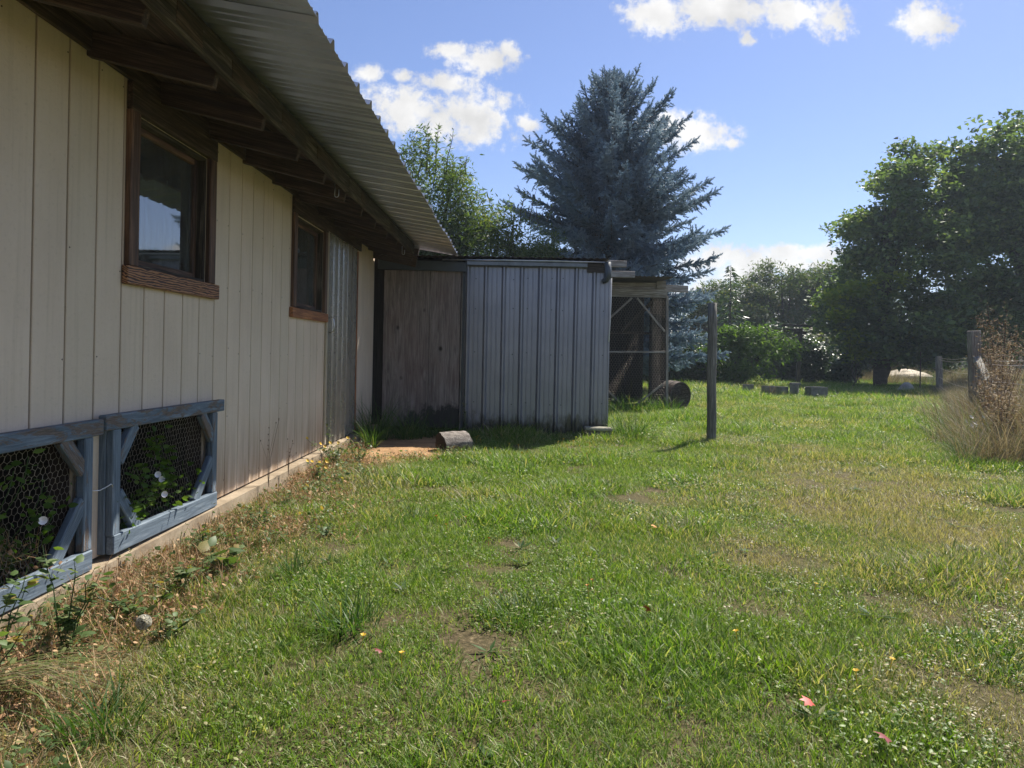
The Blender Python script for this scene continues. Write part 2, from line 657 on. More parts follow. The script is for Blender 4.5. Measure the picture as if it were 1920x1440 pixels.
def metal_panel(name, c0, c1, metal, rough, stains=True, zlow=(.45, .08)):
    m, t, b, o = new_mat(name)
    v = world_pos(t, (1, 1, 1))
    n = noise(t, v, 2.0, 6, .6)
    f = noise(t, world_pos(t, (14, 14, 1.2)), 2.0, 5, .65)
    c = mixc(t, ramp(t, n, [(.3, 0.0), (.7, 1.0)]), c0, c1)
    c = mixc(t, ramp(t, f, [(.58, 0.0), (.85, .35)]), c, tuple(x * .45 for x in c0))
    if stains:
        g0 = nd(t, 'ShaderNodeNewGeometry')
        sp = nd(t, 'ShaderNodeSeparateXYZ')
        t.links.new(g0.outputs['Position'], sp.inputs[0])
        low = nd(t, 'ShaderNodeMapRange')
        low.inputs['From Min'].default_value = zlow[0]
        low.inputs['From Max'].default_value = zlow[1]
        t.links.new(sp.outputs[2], low.inputs['Value'])
        dn = noise(t, world_pos(t, (5, 5, 2.2)), 2.4, 7, .72, .5)
        k = mth(t, 'ADD', mth(t, 'MULTIPLY', low.outputs[0], .62), mth(t, 'SUBTRACT', dn, .5))
        d = ramp(t, k, [(.26, 0.0), (.52, .9)])
        c = mixc(t, d, c, (.040, .040, .020))
    t.links.new(c, b.inputs['Base Color'])
    b.inputs['Roughness'].default_value = rough
    b.inputs['Metallic'].default_value = metal
    bump(t, b, noise(t, v, 6, 3), .12, .01)
    return m


M['shed_metal'] = metal_panel('blue_grey_metal_siding', (.205, .215, .250), (.27, .28, .32), .42, .30)
M['roof_under'] = metal_panel('galvanised_roof_underside', (.33, .37, .43), (.48, .52, .58), .75, .32, False)
M['shed_roof'] = metal_panel('rusty_roof_sheet', (.07, .055, .05), (.14, .10, .085), .3, .6, False)


def plywood_mat():
    m, t, b, o = new_mat('weathered_plywood')
    g = noise(t, world_pos(t, (16, 16, 1.1)), 2.2, 7, .65, 1.2)
    f = noise(t, world_pos(t, (130, 130, 5)), 2.0, 4, .7)
    big = noise(t, world_pos(t, (1.2, 1.2, .8)), 2.2, 5, .6)
    c = ramp(t, g, [(.28, (.10, .080, .072)), (.5, (.27, .225, .20)), (.72, (.44, .39, .36))])
    c = mixc(t, mth(t, 'MULTIPLY', f, .4), c, (.05, .037, .034))
    c = mixc(t, ramp(t, big, [(.45, 0.0), (.75, .5)]), c, (.17, .095, .08))
    vo = nd(t, 'ShaderNodeTexVoronoi')
    vo.inputs['Scale'].default_value = 1.0
    vo.inputs['Randomness'].default_value = 1.0
    t.links.new(world_pos(t, (4.2, .01, 3.1)), vo.inputs['Vector'])
    kn = ramp(t, vo.outputs['Distance'], [(.05, 1.0), (.13, 0.0)])
    c = mixc(t, kn, c, (.02, .015, .012))
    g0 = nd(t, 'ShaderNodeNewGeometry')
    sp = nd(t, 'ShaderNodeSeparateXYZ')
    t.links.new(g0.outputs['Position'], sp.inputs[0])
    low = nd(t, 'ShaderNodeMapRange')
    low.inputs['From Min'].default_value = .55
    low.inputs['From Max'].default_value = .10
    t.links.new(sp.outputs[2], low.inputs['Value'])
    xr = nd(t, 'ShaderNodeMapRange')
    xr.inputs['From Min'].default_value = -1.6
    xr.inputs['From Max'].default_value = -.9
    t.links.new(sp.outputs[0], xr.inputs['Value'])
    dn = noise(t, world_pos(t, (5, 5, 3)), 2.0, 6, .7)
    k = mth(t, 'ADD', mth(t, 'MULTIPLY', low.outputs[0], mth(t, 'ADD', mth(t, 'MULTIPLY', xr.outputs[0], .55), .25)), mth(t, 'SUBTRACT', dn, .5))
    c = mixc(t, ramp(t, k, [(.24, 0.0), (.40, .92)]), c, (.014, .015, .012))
    t.links.new(c, b.inputs['Base Color'])
    b.inputs['Roughness'].default_value = .85
    bump(t, b, mth(t, 'ADD', g, mth(t, 'ADD', f, mth(t, 'MULTIPLY', kn, -1.5))), .6, .004)
    return m


M['plywood'] = plywood_mat()


def glass_mat():
    m = bpy.data.materials.new('window_glass')
    m.use_nodes = True
    t = m.node_tree
    for n in list(t.nodes):
        t.nodes.remove(n)
    o = nd(t, 'ShaderNodeOutputMaterial')
    gl = nd(t, 'ShaderNodeBsdfGlossy')
    gl.inputs['Roughness'].default_value = .025
    gl.inputs['Color'].default_value = (.93, .95, .96, 1)
    tr = nd(t, 'ShaderNodeBsdfTransparent')
    tr.inputs['Color'].default_value = (.72, .76, .74, 1)
    fr = nd(t, 'ShaderNodeFresnel')
    fr.inputs['IOR'].default_value = 2.6
    df = nd(t, 'ShaderNodeBsdfDiffuse')
    df.inputs['Color'].default_value = (.36, .36, .33, 1)
    mx = nd(t, 'ShaderNodeMixShader')
    t.links.new(fr.outputs[0], mx.inputs[0])
    t.links.new(tr.outputs[0], mx.inputs[1])
    t.links.new(gl.outputs[0], mx.inputs[2])
    dust = nd(t, 'ShaderNodeMixShader')
    n = noise(t, world_pos(t, (1, 22, 3)), 2, 6, .7)
    t.links.new(ramp(t, n, [(.40, .03), (.8, .30)]), dust.inputs[0])
    t.links.new(mx.outputs[0], dust.inputs[1])
    t.links.new(df.outputs[0], dust.inputs[2])
    t.links.new(dust.outputs[0], o.inputs[0])
    return m


M['glass'] = glass_mat()


def poly_mat():
    m = bpy.data.materials.new('grimy_clear_corrugated_plastic')
    m.use_nodes = True
    t = m.node_tree
    for n in list(t.nodes):
        t.nodes.remove(n)
    o = nd(t, 'ShaderNodeOutputMaterial')
    gl = nd(t, 'ShaderNodeBsdfGlossy')
    gl.inputs['Roughness'].default_value = .2
    tr = nd(t, 'ShaderNodeBsdfTransparent')
    tr.inputs['Color'].default_value = (.78, .78, .74, 1)
    fr = nd(t, 'ShaderNodeFresnel')
    fr.inputs['IOR'].default_value = 1.5
    df = nd(t, 'ShaderNodeBsdfDiffuse')
    df.inputs['Color'].default_value = (.36, .335, .29, 1)
    mx = nd(t, 'ShaderNodeMixShader')
    t.links.new(fr.outputs[0], mx.inputs[0])
    t.links.new(tr.outputs[0], mx.inputs[1])
    t.links.new(gl.outputs[0], mx.inputs[2])
    dust = nd(t, 'ShaderNodeMixShader')
    n = noise(t, world_pos(t, (1, 3, 1.2)), 2, 6, .7)
    t.links.new(ramp(t, n, [(.30, .30), (.75, .65)]), dust.inputs[0])
    t.links.new(mx.outputs[0], dust.inputs[1])
    t.links.new(df.outputs[0], dust.inputs[2])
    t.links.new(dust.outputs[0], o.inputs[0])
    return m


M['poly'] = poly_mat()


def leaf_mat(name, stops, trans=.35, rough=.55, tcol=None, spec=.35, attr='var', inst=False):
    """foliage: colour by a random number per leaf, light passes through"""
    m = bpy.data.materials.new(name)
    m.use_nodes = True
    t = m.node_tree
    for n in list(t.nodes):
        t.nodes.remove(n)
    o = nd(t, 'ShaderNodeOutputMaterial')
    b = nd(t, 'ShaderNodeBsdfPrincipled')
    a = nd(t, 'ShaderNodeAttribute', attribute_name=attr)
    c = ramp(t, a.outputs['Fac'], stops)
    nn = noise(t, world_pos(t, (1, 1, 1)), .8, 3)
    c = mixc(t, ramp(t, nn, [(.35, 0.0), (.65, .35)]), c, tuple(x * .6 for x in stops[0][1]))
    t.links.new(c, b.inputs['Base Color'])
    b.inputs['Roughness'].default_value = rough
    b.inputs['Specular IOR Level'].default_value = spec
    tl = nd(t, 'ShaderNodeBsdfTranslucent')
    tcx = mixc(t, 1.0, c, tcol or (1.5, 1.6, .55), 'MULTIPLY')
    t.links.new(tcx, tl.inputs['Color'])
    mx = nd(t, 'ShaderNodeMixShader')
    mx.inputs[0].default_value = trans
    t.links.new(b.outputs[0], mx.inputs[1])
    t.links.new(tl.outputs[0], mx.inputs[2])
    t.links.new(mx.outputs[0], o.inputs[0])
    return m


M['maple_leaf'] = leaf_mat('maple_leaves', [(0, (.050, .085, .050)), (.5, (.115, .175, .085)), (.9, (.24, .31, .11)), (1, (.19, .15, .03))], .38, .5, spec=.25)
M['willow_leaf'] = leaf_mat('pale_green_leaves', [(0, (.05, .085, .028)), (.6, (.095, .145, .045)), (1, (.17, .20, .07))], .45, .5)
M['far_leaf'] = leaf_mat('grey_green_leaves', [(0, (.050, .082, .036)), (.6, (.09, .135, .055)), (1, (.18, .15, .06))], .38, .6)
M['laurel_leaf'] = leaf_mat('bright_green_leaves', [(0, (.05, .095, .022)), (.6, (.09, .165, .036)), (1, (.17, .25, .06))], .42, .6, spec=.15)
M['sunny_leaf'] = leaf_mat('yellow_green_leaves', [(0, (.10, .15, .03)), (.6, (.20, .26, .045)), (1, (.34, .36, .06))], .5, .6, spec=.2)
M['ivy_leaf'] = leaf_mat('dark_glossy_leaves', [(0, (.030, .060, .032)), (.6, (.055, .10, .05)), (1, (.10, .15, .07))], .2, .4, spec=.4)
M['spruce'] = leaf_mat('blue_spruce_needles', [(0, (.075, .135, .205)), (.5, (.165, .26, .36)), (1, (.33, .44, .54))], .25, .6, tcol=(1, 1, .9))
M['weed_leaf'] = leaf_mat('weed_leaves', [(0, (.06, .105, .035)), (.6, (.12, .19, .065)), (.85, (.21, .26, .12)), (1, (.38, .26, .10))], .35, .5)
M['dry_stalk'] = leaf_mat('dry_brown_stalks', [(0, (.12, .08, .05)), (.5, (.30, .21, .125)), (1, (.52, .42, .26))], .2, .8, tcol=(1, .9, .7))
M['dry_grass'] = leaf_mat('dry_grass_blades', [(0, (.10, .080, .050)), (.5, (.27, .225, .135)), (.8, (.50, .44, .30)), (.85, (.11, .14, .04)), (1, (.16, .20, .06))], .3, .7, tcol=(1.1, 1, .7))
M['grass_clump'] = leaf_mat('long_grass_blades', [(0, (.035, .085, .016)), (.6, (.065, .135, .026)), (.9, (.11, .185, .05)), (1, (.30, .27, .12))], .35, .5, spec=.25)
M['fluff'] = leaf_mat('seed_fluff', [(0, (.75, .73, .64)), (1, (.75, .73, .64))], .6, .9, tcol=(1, 1, 1))
M['litter'] = leaf_mat('dry_leaf_litter', [(0, (.24, .13, .07)), (.45, (.52, .32, .17)), (.75, (.72, .55, .33)), (.80, (.10, .15, .04)), (1, (.16, .20, .06))], .2, .8, tcol=(1, .9, .7))


def lawn_mat():
    """lawn blades: green to straw by the instance attribute 'dry', brightness by 'var'"""
    m = bpy.data.materials.new('lawn_blades')
    m.use_nodes = True
    t = m.node_tree
    for n in list(t.nodes):
        t.nodes.remove(n)
    o = nd(t, 'ShaderNodeOutputMaterial')
    b = nd(t, 'ShaderNodeBsdfPrincipled')
    a = nd(t, 'ShaderNodeAttribute', attribute_name='var')
    d = nd(t, 'ShaderNodeAttribute', attribute_type='INSTANCER', attribute_name='dry')
    g = ramp(t, a.outputs['Fac'], [(0, (.030, .080, .010)), (.40, (.105, .215, .022)), (.75, (.21, .33, .050)), (1, (.46, .46, .24))])
    wp = noise(t, world_pos(t, (1, 1, .2)), 1.3, 4, .6)
    g = mixc(t, ramp(t, wp, [(.35, 0.0), (.65, .55)]), g, (.155, .215, .030))
    s = ramp(t, a.outputs['Fac'], [(0, (.17, .14, .08)), (.5, (.31, .26, .16)), (1, (.50, .43, .28))])
    k = mth(t, 'ADD', d.outputs['Fac'], mth(t, 'MULTIPLY', mth(t, 'SUBTRACT', a.outputs['Fac'], .5), .9))
    c = mixc(t, ramp(t, k, [(.35, 0.0), (.70, 1.0)]), g, s)
    t.links.new(c, b.inputs['Base Color'])
    b.inputs['Roughness'].default_value = .46
    b.inputs['Specular IOR Level'].default_value = .4
    tl = nd(t, 'ShaderNodeBsdfTranslucent')
    t.links.new(mixc(t, 1.0, c, (1.35, 1.45, .5), 'MULTIPLY'), tl.inputs['Color'])
    mx = nd(t, 'ShaderNodeMixShader')
    mx.inputs[0].default_value = .42
    t.links.new(b.outputs[0], mx.inputs[1])
    t.links.new(tl.outputs[0], mx.inputs[2])
    t.links.new(mx.outputs[0], o.inputs[0])
    return m


M['lawn'] = lawn_mat()


# ------------------------------------------------------------------ ground
def vnoise(x, y, s, seed=0):
    """smooth value noise on arrays"""
    x = np.asarray(x, dtype=float) / s + 1000
    y = np.asarray(y, dtype=float) / s + 1000
    xi, yi = np.floor(x).astype(np.int64), np.floor(y).astype(np.int64)
    fx, fy = x - xi, y - yi
    fx, fy = fx * fx * (3 - 2 * fx), fy * fy * (3 - 2 * fy)

    def h(a, b):
        v = np.sin(a * 127.1 + b * 311.7 + seed * 74.7) * 43758.5453
        return v - np.floor(v)
    return (h(xi, yi) * (1 - fx) + h(xi + 1, yi) * fx) * (1 - fy) + (h(xi, yi + 1) * (1 - fx) + h(xi + 1, yi + 1) * fx) * fy


def ground_z(x, y):
    x = np.asarray(x, dtype=float)
    y = np.asarray(y, dtype=float)
    return .022 * (vnoise(x, y, 1.3, 1) - .5) + .014 * (vnoise(x, y, .38, 2) - .5) + .06 * (vnoise(x, y, 6, 5) - .5) * np.clip((y - 10) / 10, 0, 1)


# bare or dry places: x, y, radius, strength
DRY = [(1.30, 3.85, .35, .9), (1.9, 4.9, .5, .8), (2.6, 3.3, .3, .8), (1.75, 2.9, .25, .55), (3.1, 5.4, .7, .55), (.7, 4.9, .3, .4),
       (3.4, 7.2, 1.0, .5), (1.15, 2.35, .25, .6), (.6, 1.9, .25, .45), (-.45, 6.2, .35, .55), (-.3, 5.2, .25, .35), (2.4, 9.0, .5, .5),
       (3.2, 8.2, .5, .6), (-1.1, 2.0, .35, .7), (-1.5, 1.9, .4, .8), (1.5, 2.2, .25, .6), (2.7, 4.1, .3, .7), (4.5, 11.5, 1.2, .45),
       (1.0, 7.6, .3, .5), (-.75, 4.6, .3, .6), (2.2, 6.3, .5, .45), (3.8, 9.9, .8, .5), (-1.0, 5.5, .3, .7), (1.6, 1.8, .3, .5)]
BARE = [(-.13, 2.58, .17), (1.15, 5.65, .13), (.92, 5.35, .12), (-1.0, 1.92, .08), (-.02, 4.0, .12), (1.6, 7.2, .14), (.25, 4.5, .1), (1.9, 3.8, .1),
        (2.28, 8.45, .14), (-.4, 2.9, .06), (-.62, 2.65, .09), (.5, 3.35, .07), (2.2, 5.2, .1)]


def dry_field(x, y):
    d = .5 * (vnoise(x, y, .9, 11) - .45) + .35 * (vnoise(x, y, .3, 12) - .5) + .35 * (vnoise(x, y, 2.8, 13) - .5)
    for (cx, cy, r, s) in DRY:
        d = d + .6 * s * np.exp(-((x - cx) ** 2 + (y - cy) ** 2) / (r * r))
    d = d + .55 * np.clip((-.75 - x) / .5, 0, 1) * (y < 8.7) + .35 * (vnoise(x, y, .35, 14) - .4) * (x < -.8)
    d = d + .12 * np.clip((x - .9) / 1.5, 0, 1) * (y < 7)
    return np.clip(d + .03 + .07 * np.clip(x, -1, 2), 0, 1.2)


def in_sawdust(x, y):
    cx, cy = -1.17, 7.75
    a = np.sqrt(((x - cx) / .66) ** 2 + ((y - cy) / .98) ** 2) + .25 * (vnoise(x, y, .22, 31) - .5)
    return a


def ground_mat():
    m, t, b, o = new_mat('soil_and_thatch')
    v = world_pos(t, (1, 1, 1))
    n1 = noise(t, v, 1.1, 6, .6)
    n2 = noise(t, v, 45, 6, .7)
    n3 = noise(t, v, 7, 5, .65)
    soil = ramp(t, n2, [(.3, (.035, .026, .017)), (.55, (.12, .09, .055)), (.75, (.30, .235, .145))])
    green = ramp(t, n3, [(.3, (.050, .075, .016)), (.7, (.105, .130, .030))])
    c = mixc(t, ramp(t, n1, [(.4, .1), (.6, .35)]), soil, green)
    g0 = nd(t, 'ShaderNodeNewGeometry')
    sp = nd(t, 'ShaderNodeSeparateXYZ')
    t.links.new(g0.outputs['Position'], sp.inputs[0])
    far = nd(t, 'ShaderNodeMapRange')
    far.inputs['From Min'].default_value = 9
    far.inputs['From Max'].default_value = 20
    t.links.new(sp.outputs[1], far.inputs['Value'])
    fg = ramp(t, n3, [(.3, (.11, .17, .028)), (.7, (.20, .25, .05))])
    c = mixc(t, far.outputs[0], c, fg)
    f2 = nd(t, 'ShaderNodeMapRange')
    f2.inputs['From Min'].default_value = 36
    f2.inputs['From Max'].default_value = 42
    t.links.new(sp.outputs[1], f2.inputs['Value'])
    c = mixc(t, f2.outputs[0], c, (.30, .24, .13))
    t.links.new(c, b.inputs['Base Color'])
    b.inputs['Roughness'].default_value = .95
    b.inputs['Specular IOR Level'].default_value = .1
    bump(t, b, mth(t, 'ADD', n2, n3), .7, .02)
    return m


xs = np.concatenate([[-600, -250, -100, -40, -15], np.arange(-8, 22, .16), [24, 30, 45, 100, 250, 600]])
ys = np.concatenate([[-600, -250, -80, -20, -5], np.arange(-1, 34, .16), [36, 42, 60, 100, 250, 900]])
GX, GY = np.meshgrid(xs, ys)
GZ = np.where((GX > -8) & (GX < 22) & (GY > -1) & (GY < 34), ground_z(GX, GY), 0.0)
nx, ny = len(xs), len(ys)
idx = np.arange(nx * ny).reshape(ny, nx)
GF = np.stack([idx[:-1, :-1], idx[:-1, 1:], idx[1:, 1:], idx[1:, :-1]], -1).reshape(-1, 4)
g_me = np_mesh('ground', np.stack([GX, GY, GZ], -1).reshape(-1, 3), GF, ground_mat(), smooth=True)
tag(mesh_obj('ground', g_me), kind='structure')

# sawdust in front of the barn door: a low, uneven sheet
sd_mat, t_, b_, o_ = new_mat('sawdust_chips')
_v = world_pos(t_, (1, 1, 1))
_n = mth(t_, 'ADD', mth(t_, 'MULTIPLY', noise(t_, _v, 70, 5, .75), .62), mth(t_, 'MULTIPLY', noise(t_, _v, 6, 4, .6), .38))
_c = ramp(t_, _n, [(.3, (.12, .07, .032)), (.5, (.36, .205, .09)), (.72, (.66, .45, .25))])
t_.links.new(_c, b_.inputs['Base Color'])
b_.inputs['Roughness'].default_value = .95
bump(t_, b_, _n, .9, .012)
sx = np.arange(-1.80, -.30, .03)
sy = np.arange(6.55, 8.95, .03)
SX, SY = np.meshgrid(sx, sy)
a = in_sawdust(SX, SY)
SZ = ground_z(SX, SY) + .030 * np.clip(1.15 - a, 0, 1) ** .5 + .006 * rng.random(SX.shape) - .02 * (a > 1.12)
idx = np.arange(SX.size).reshape(SX.shape)
SF = np.stack([idx[:-1, :-1], idx[:-1, 1:], idx[1:, 1:], idx[1:, :-1]], -1).reshape(-1, 4)
keep = (a.ravel()[SF].min(1) < 1.15)
tag(mesh_obj('sawdust', np_mesh('sawdust', np.stack([SX, SY, SZ], -1).reshape(-1, 3), SF[keep], sd_mat)),
    'orange tan sawdust spread on the ground before the barn door', 'sawdust', kind='stuff')

# thin haze volume added to lift the shade of the far trees
hz_b = MB()
hz_b.box(-90, 90, -20, 95, -1.0, 14.0)
hzm = bpy.data.materials.new('thin_haze')
hzm.use_nodes = True
for n in list(hzm.node_tree.nodes):
    hzm.node_tree.nodes.remove(n)
_ho = nd(hzm.node_tree, 'ShaderNodeOutputMaterial')
_pv = nd(hzm.node_tree, 'ShaderNodeVolumePrincipled')
_pv.inputs['Color'].default_value = (.72, .85, 1.0, 1)
_pv.inputs['Density'].default_value = .0009
_pv.inputs['Anisotropy'].default_value = .35
hzm.node_tree.links.new(_pv.outputs[0], _ho.inputs['Volume'])
tag(hz_b.build('haze', hzm), kind='stuff')

# ------------------------------------------------------------------ barn
WX = -1.83            # outer face of the siding
BARN_Y0, BARN_Y1 = -2.4, 9.07
WALL_TOP, SIDE_BOT = 2.36, .13
barn = thing('barn', 'long cream barn with vertical grooved siding, brown window trim and deep corrugated eaves', 'barn', (WX, 3.3, 0))


def bl(p):
    return tuple(p)


mb = MB()
mb.box(-6.2, -1.75, BARN_Y0, BARN_Y1 - .02, -.06, .118)
f_o = mb.build('foundation', M['concrete'])


def adopt(o, parent):
    o.parent = parent
    o.matrix_parent_inverse = Matrix.Translation(-Vector(parent.location))
    return o


adopt(f_o, barn)
# openings in the wall: y0, y1, z0, z1
OPEN = [(3.375, 4.150, 1.44, 2.165), (5.805, 6.655, 1.40, 2.16), (6.845, 8.125, .0, 2.20), (3.17, 4.17, .10, .705), (.90, 2.94, .10, .705)]
edges = [2.676 + .2016 * k for k in range(-26, 33)]
edges = [e for e in edges if BARN_Y0 < e < BARN_Y1]
edges = [BARN_Y0] + edges + [BARN_Y1]
GAP = .0055
cuts = sorted(set([o_[0] for o_ in OPEN] + [o_[1] for o_ in OPEN]))
for i in range(len(edges) - 1):
    a0, a1 = edges[i] + GAP, edges[i + 1] - GAP
    here = [o_ for o_ in OPEN if o_[0] < a1 and o_[1] > a0]
    zs = sorted(set([SIDE_BOT, WALL_TOP] + [z for o_ in here for z in (o_[2], o_[3]) if SIDE_BOT < z < WALL_TOP]))
    live = {}
    done_ = []
    for z0, z1 in zip(zs[:-1], zs[1:]):
        zm = (z0 + z1) / 2
        free = [(a0, a1)]
        for o_ in here:
            if o_[2] < zm < o_[3]:
                nf = []
                for (p, q) in free:
                    if o_[0] - p > .004:
                        nf.append((p, min(q, o_[0])))
                    if q - o_[1] > .004:
                        nf.append((max(p, o_[1]), q))
                free = nf
        nxt = {}
        for f_ in free:
            nxt[f_] = live.pop(f_, z0)
        for f_, zb in live.items():
            done_.append((f_, zb, z0))
        live = nxt
    done_ += [(f_, zb, WALL_TOP) for f_, zb in live.items()]
    for ((y0, y1), z0, z1) in done_:
        if y1 - y0 > .004 and z1 - z0 > .02:
            ym = (y0 + y1) / 2
            board('siding_board', (WX - .006, ym, z0), (WX - .006, ym, z1), y1 - y0, .012, M['siding'], barn, wdir=(0, 1, 0), bev=.0025)
mb = MB()
for e in edges[1:-1]:
    for zz in np.arange(.22, 2.3, .405):
        yy = e + random.choice([-.016, .018])
        z2 = zz + random.uniform(-.03, .03)
        if random.random() < .6 and not any(o_[0] - .1 < yy < o_[1] + .1 and o_[2] - .1 < z2 < o_[3] + .12 for o_ in OPEN):
            mb.tube([(WX - .002, yy, z2), (WX + .0012, yy, z2)], .0035, 6)
nh = mb.build('nail_heads', M['groove'])
nh['kind'] = 'stuff'
adopt(nh, barn)
# backing behind the boards (seen only as the dark line of each groove) and the closed shell of the building
mb = MB()
bz = sorted(set([SIDE_BOT, WALL_TOP] + [o_[2] for o_ in OPEN if o_[2] > SIDE_BOT] + [o_[3] for o_ in OPEN]))
by = sorted(set([BARN_Y0, BARN_Y1 - .004] + cuts))
for i in range(len(by) - 1):
    for j in range(len(bz) - 1):
        ym, zm = (by[i] + by[i + 1]) / 2, (bz[j] + bz[j + 1]) / 2
        if any(o_[0] < ym < o_[1] and o_[2] < zm < o_[3] for o_ in OPEN):
            continue
        mb.box(WX - .10, WX - .013, by[i], by[i + 1], bz[j], bz[j + 1])
adopt(mb.build('wall_backing', M['groove']), barn)
mb = MB()
mb.box(-6.2, -6.1, BARN_Y0, BARN_Y1 - .03, .118, 2.9)
mb.box(-6.1, WX - .10, BARN_Y0, BARN_Y0 + .1, .118, 2.6)
mb.box(-6.1, WX - .10, BARN_Y1 - .12, BARN_Y1 - .03, .118, 2.6)
mb.box(-3.3, -3.25, BARN_Y0 + .1, BARN_Y1 - .12, .118, 2.5)
adopt(mb.build('inner_wall', M['dark']), barn)
mb = MB()
mb.box(-6.1, WX - .10, BARN_Y0 + .1, BARN_Y1 - .12, 2.48, 2.5)
adopt(mb.build('ceiling_board', M['dark']), barn)

# roof: slope falls towards +X
SL = .155


def roof_z(x):        # underside of the metal
    return 2.345 - SL * (x + 1.256)


RY0, RY1 = -2.5, 8.96
k = -9
while True:
    y = 2.417 + .5665 * k
    if y > 8.85:
        break
    if y > RY0 + .1:
        dpt = .125
        c0 = (-2.0, y + .02, 2.325 + dpt / 2)
        c1 = (-1.285, y + .02, 2.158 + dpt / 2)
        board('rafter', c0, c1, dpt, .038, M['rafter'], barn, wdir=(0, 0, 1))
    k += 1
# sheathing over the rafters, between wall and fascia, in three long planks
for q, (xa, xb) in enumerate([(-3.0, -2.05), (-2.04, -1.68), (-1.67, -1.30)]):
    xm = (xa + xb) / 2
    board('sheathing_board', (xm, RY0 + .05, roof_z(xm) - .0315), (xm, RY1 - .06, roof_z(xm) - .0315), (xb - xa) * 1.01, .018, M['rafter'], barn, wdir=(1, 0, -SL))
board('rake_board', (-1.86, RY1 + .02, 2.36), (-1.27, RY1 + .02, 2.245), .26, .03, M['rafter'], barn, wdir=(0, 0, 1))
board('eave_shade_strip', (WX + .012, RY0 + .1, 2.345), (WX + .012, RY1, 2.345), .085, .022, M['rafter'], barn, wdir=(0, 0, 1))  # dark strip added so the wall top under the eave reads shaded
# fascia of three lengths, patched
for (ya, yb) in [(RY0, 1.35), (1.353, 5.2), (5.203, 8.50)]:
    board('fascia_board', (-1.262, ya, 2.278), (-1.262, yb, 2.278), .125, .036, M['fascia'], barn, wdir=(0, 0, 1), bev=.005)
# small blocks of timber nailed along the lower edge of the fascia
for y in (2.55, 3.05, 3.7, 4.35, 5.6, 6.9, 7.9):
    board('fascia_patch', (-1.2425, y, 2.262 + .01 * (int(y * 10) % 3)), (-1.2425, y + .12 + .09 * (int(y * 10) % 4), 2.264), .08, .004, M['rafter'], barn, wdir=(0, 0, 1), bev=.001)


def rib_profile(pitch=.2286, h=.030, n=4):
    """one pitch of an agricultural panel: a tall rib and two minor ribs -> list of (u, height)"""
    return [(0, 0), (.002, 0), (.026, h), (.042, h), (.066, 0), (.106, 0), (.110, .005), (.118, .005), (.122, 0), (.166, 0), (.170, .005), (.178, .005), (.182, 0)]


def rib_sheet(npitch, L, thick=.0012, pitch=.2286, h=.030, wob=0.0, seg=1):
    """a ribbed sheet: u across the ribs, v along them (0..L), w = height. returns V (u,v,w), F"""
    prof = []
    for i in range(npitch):
        prof += [(u + i * pitch, w) for (u, w) in rib_profile(pitch, h)]
    prof.append((npitch * pitch, 0))
    prof.append((npitch * pitch + .006, 0))
    V, F = [], []
    n = len(prof)
    for s in range(seg + 1):
        v = L * s / seg
        for (u, w) in prof:
            V.append((u, v, w))
    for s in range(seg):
        for i in range(n - 1):
            F.append((s * n + i, s * n + i + 1, (s + 1) * n + i + 1, (s + 1) * n + i))
    V2 = [(u, v, w + thick) for (u, v, w) in V]
    off = len(V)
    F2 = [tuple(off + q for q in f[::-1]) for f in F]
    side = []
    for i in range(n - 1):
        side.append((i + 1, i, off + i, off + i + 1))
        e = seg * n
        side.append((e + i, e + i + 1, off + e + i + 1, off + e + i))
    return V + V2, F + F2 + side


# roof sheets: four pitches wide each
slope_len = math.hypot(1, SL)
V, F = rib_sheet(4, 2.85 * slope_len)
P4 = .2286 * 4
me = bpy.data.meshes.new('roof_sheet')
# local: u -> Y, v -> down the slope from x=-3.6 to x=-.747, w -> up
cs, sn = 1 / slope_len, SL / slope_len
me.from_pydata([(v * cs + w * sn, u, -v * sn + w * cs) for (u, v, w) in V], [], F)
me.materials.append(M['roof_under'])
i = 0
y = RY1
while y > RY0 + .3:
    y -= P4
    o = bpy.data.objects.new('roof_sheet', me)
    COL.objects.link(o)
    o.parent = barn
    x0 = -.747 - 2.85 + (.004 if i % 2 else -.006)
    o.location = Vector((x0, y, roof_z(x0) + .0016 * (i % 2))) - Vector(barn.location)
    i += 1
# far slope of the roof
mb = MB()
mb.quad((-6.6, RY0, roof_z(-3.58) - .3), (-3.58, RY0, roof_z(-3.58) - .004), (-3.58, RY1, roof_z(-3.58) - .004), (-6.6, RY1, roof_z(-3.58) - .3))
mb.quad((-6.6, RY1, roof_z(-3.58) - .32), (-3.58, RY1, roof_z(-3.58) - .024), (-3.58, RY0, roof_z(-3.58) - .024), (-6.6, RY0, roof_z(-3.58) - .32))
adopt(mb.build('back_roof', M['shed_roof']), barn)
# hooks hanging from the fascia
for y in (5.0, 7.95):
    mb = MB()
    pts = [(0, 0, .03), (0, 0, -.05)] + [(.014 - .014 * math.cos(a), 0, -.05 - .014 * math.sin(a)) for a in np.linspace(0, math.pi, 7)] + [(.028, 0, -.01)]
    mb.tube(pts, .003, 6)
    o = mb.build('hook', M['steel'], smooth=True)
    o.location = (-1.30, y, 2.20)
    adopt(o, barn)


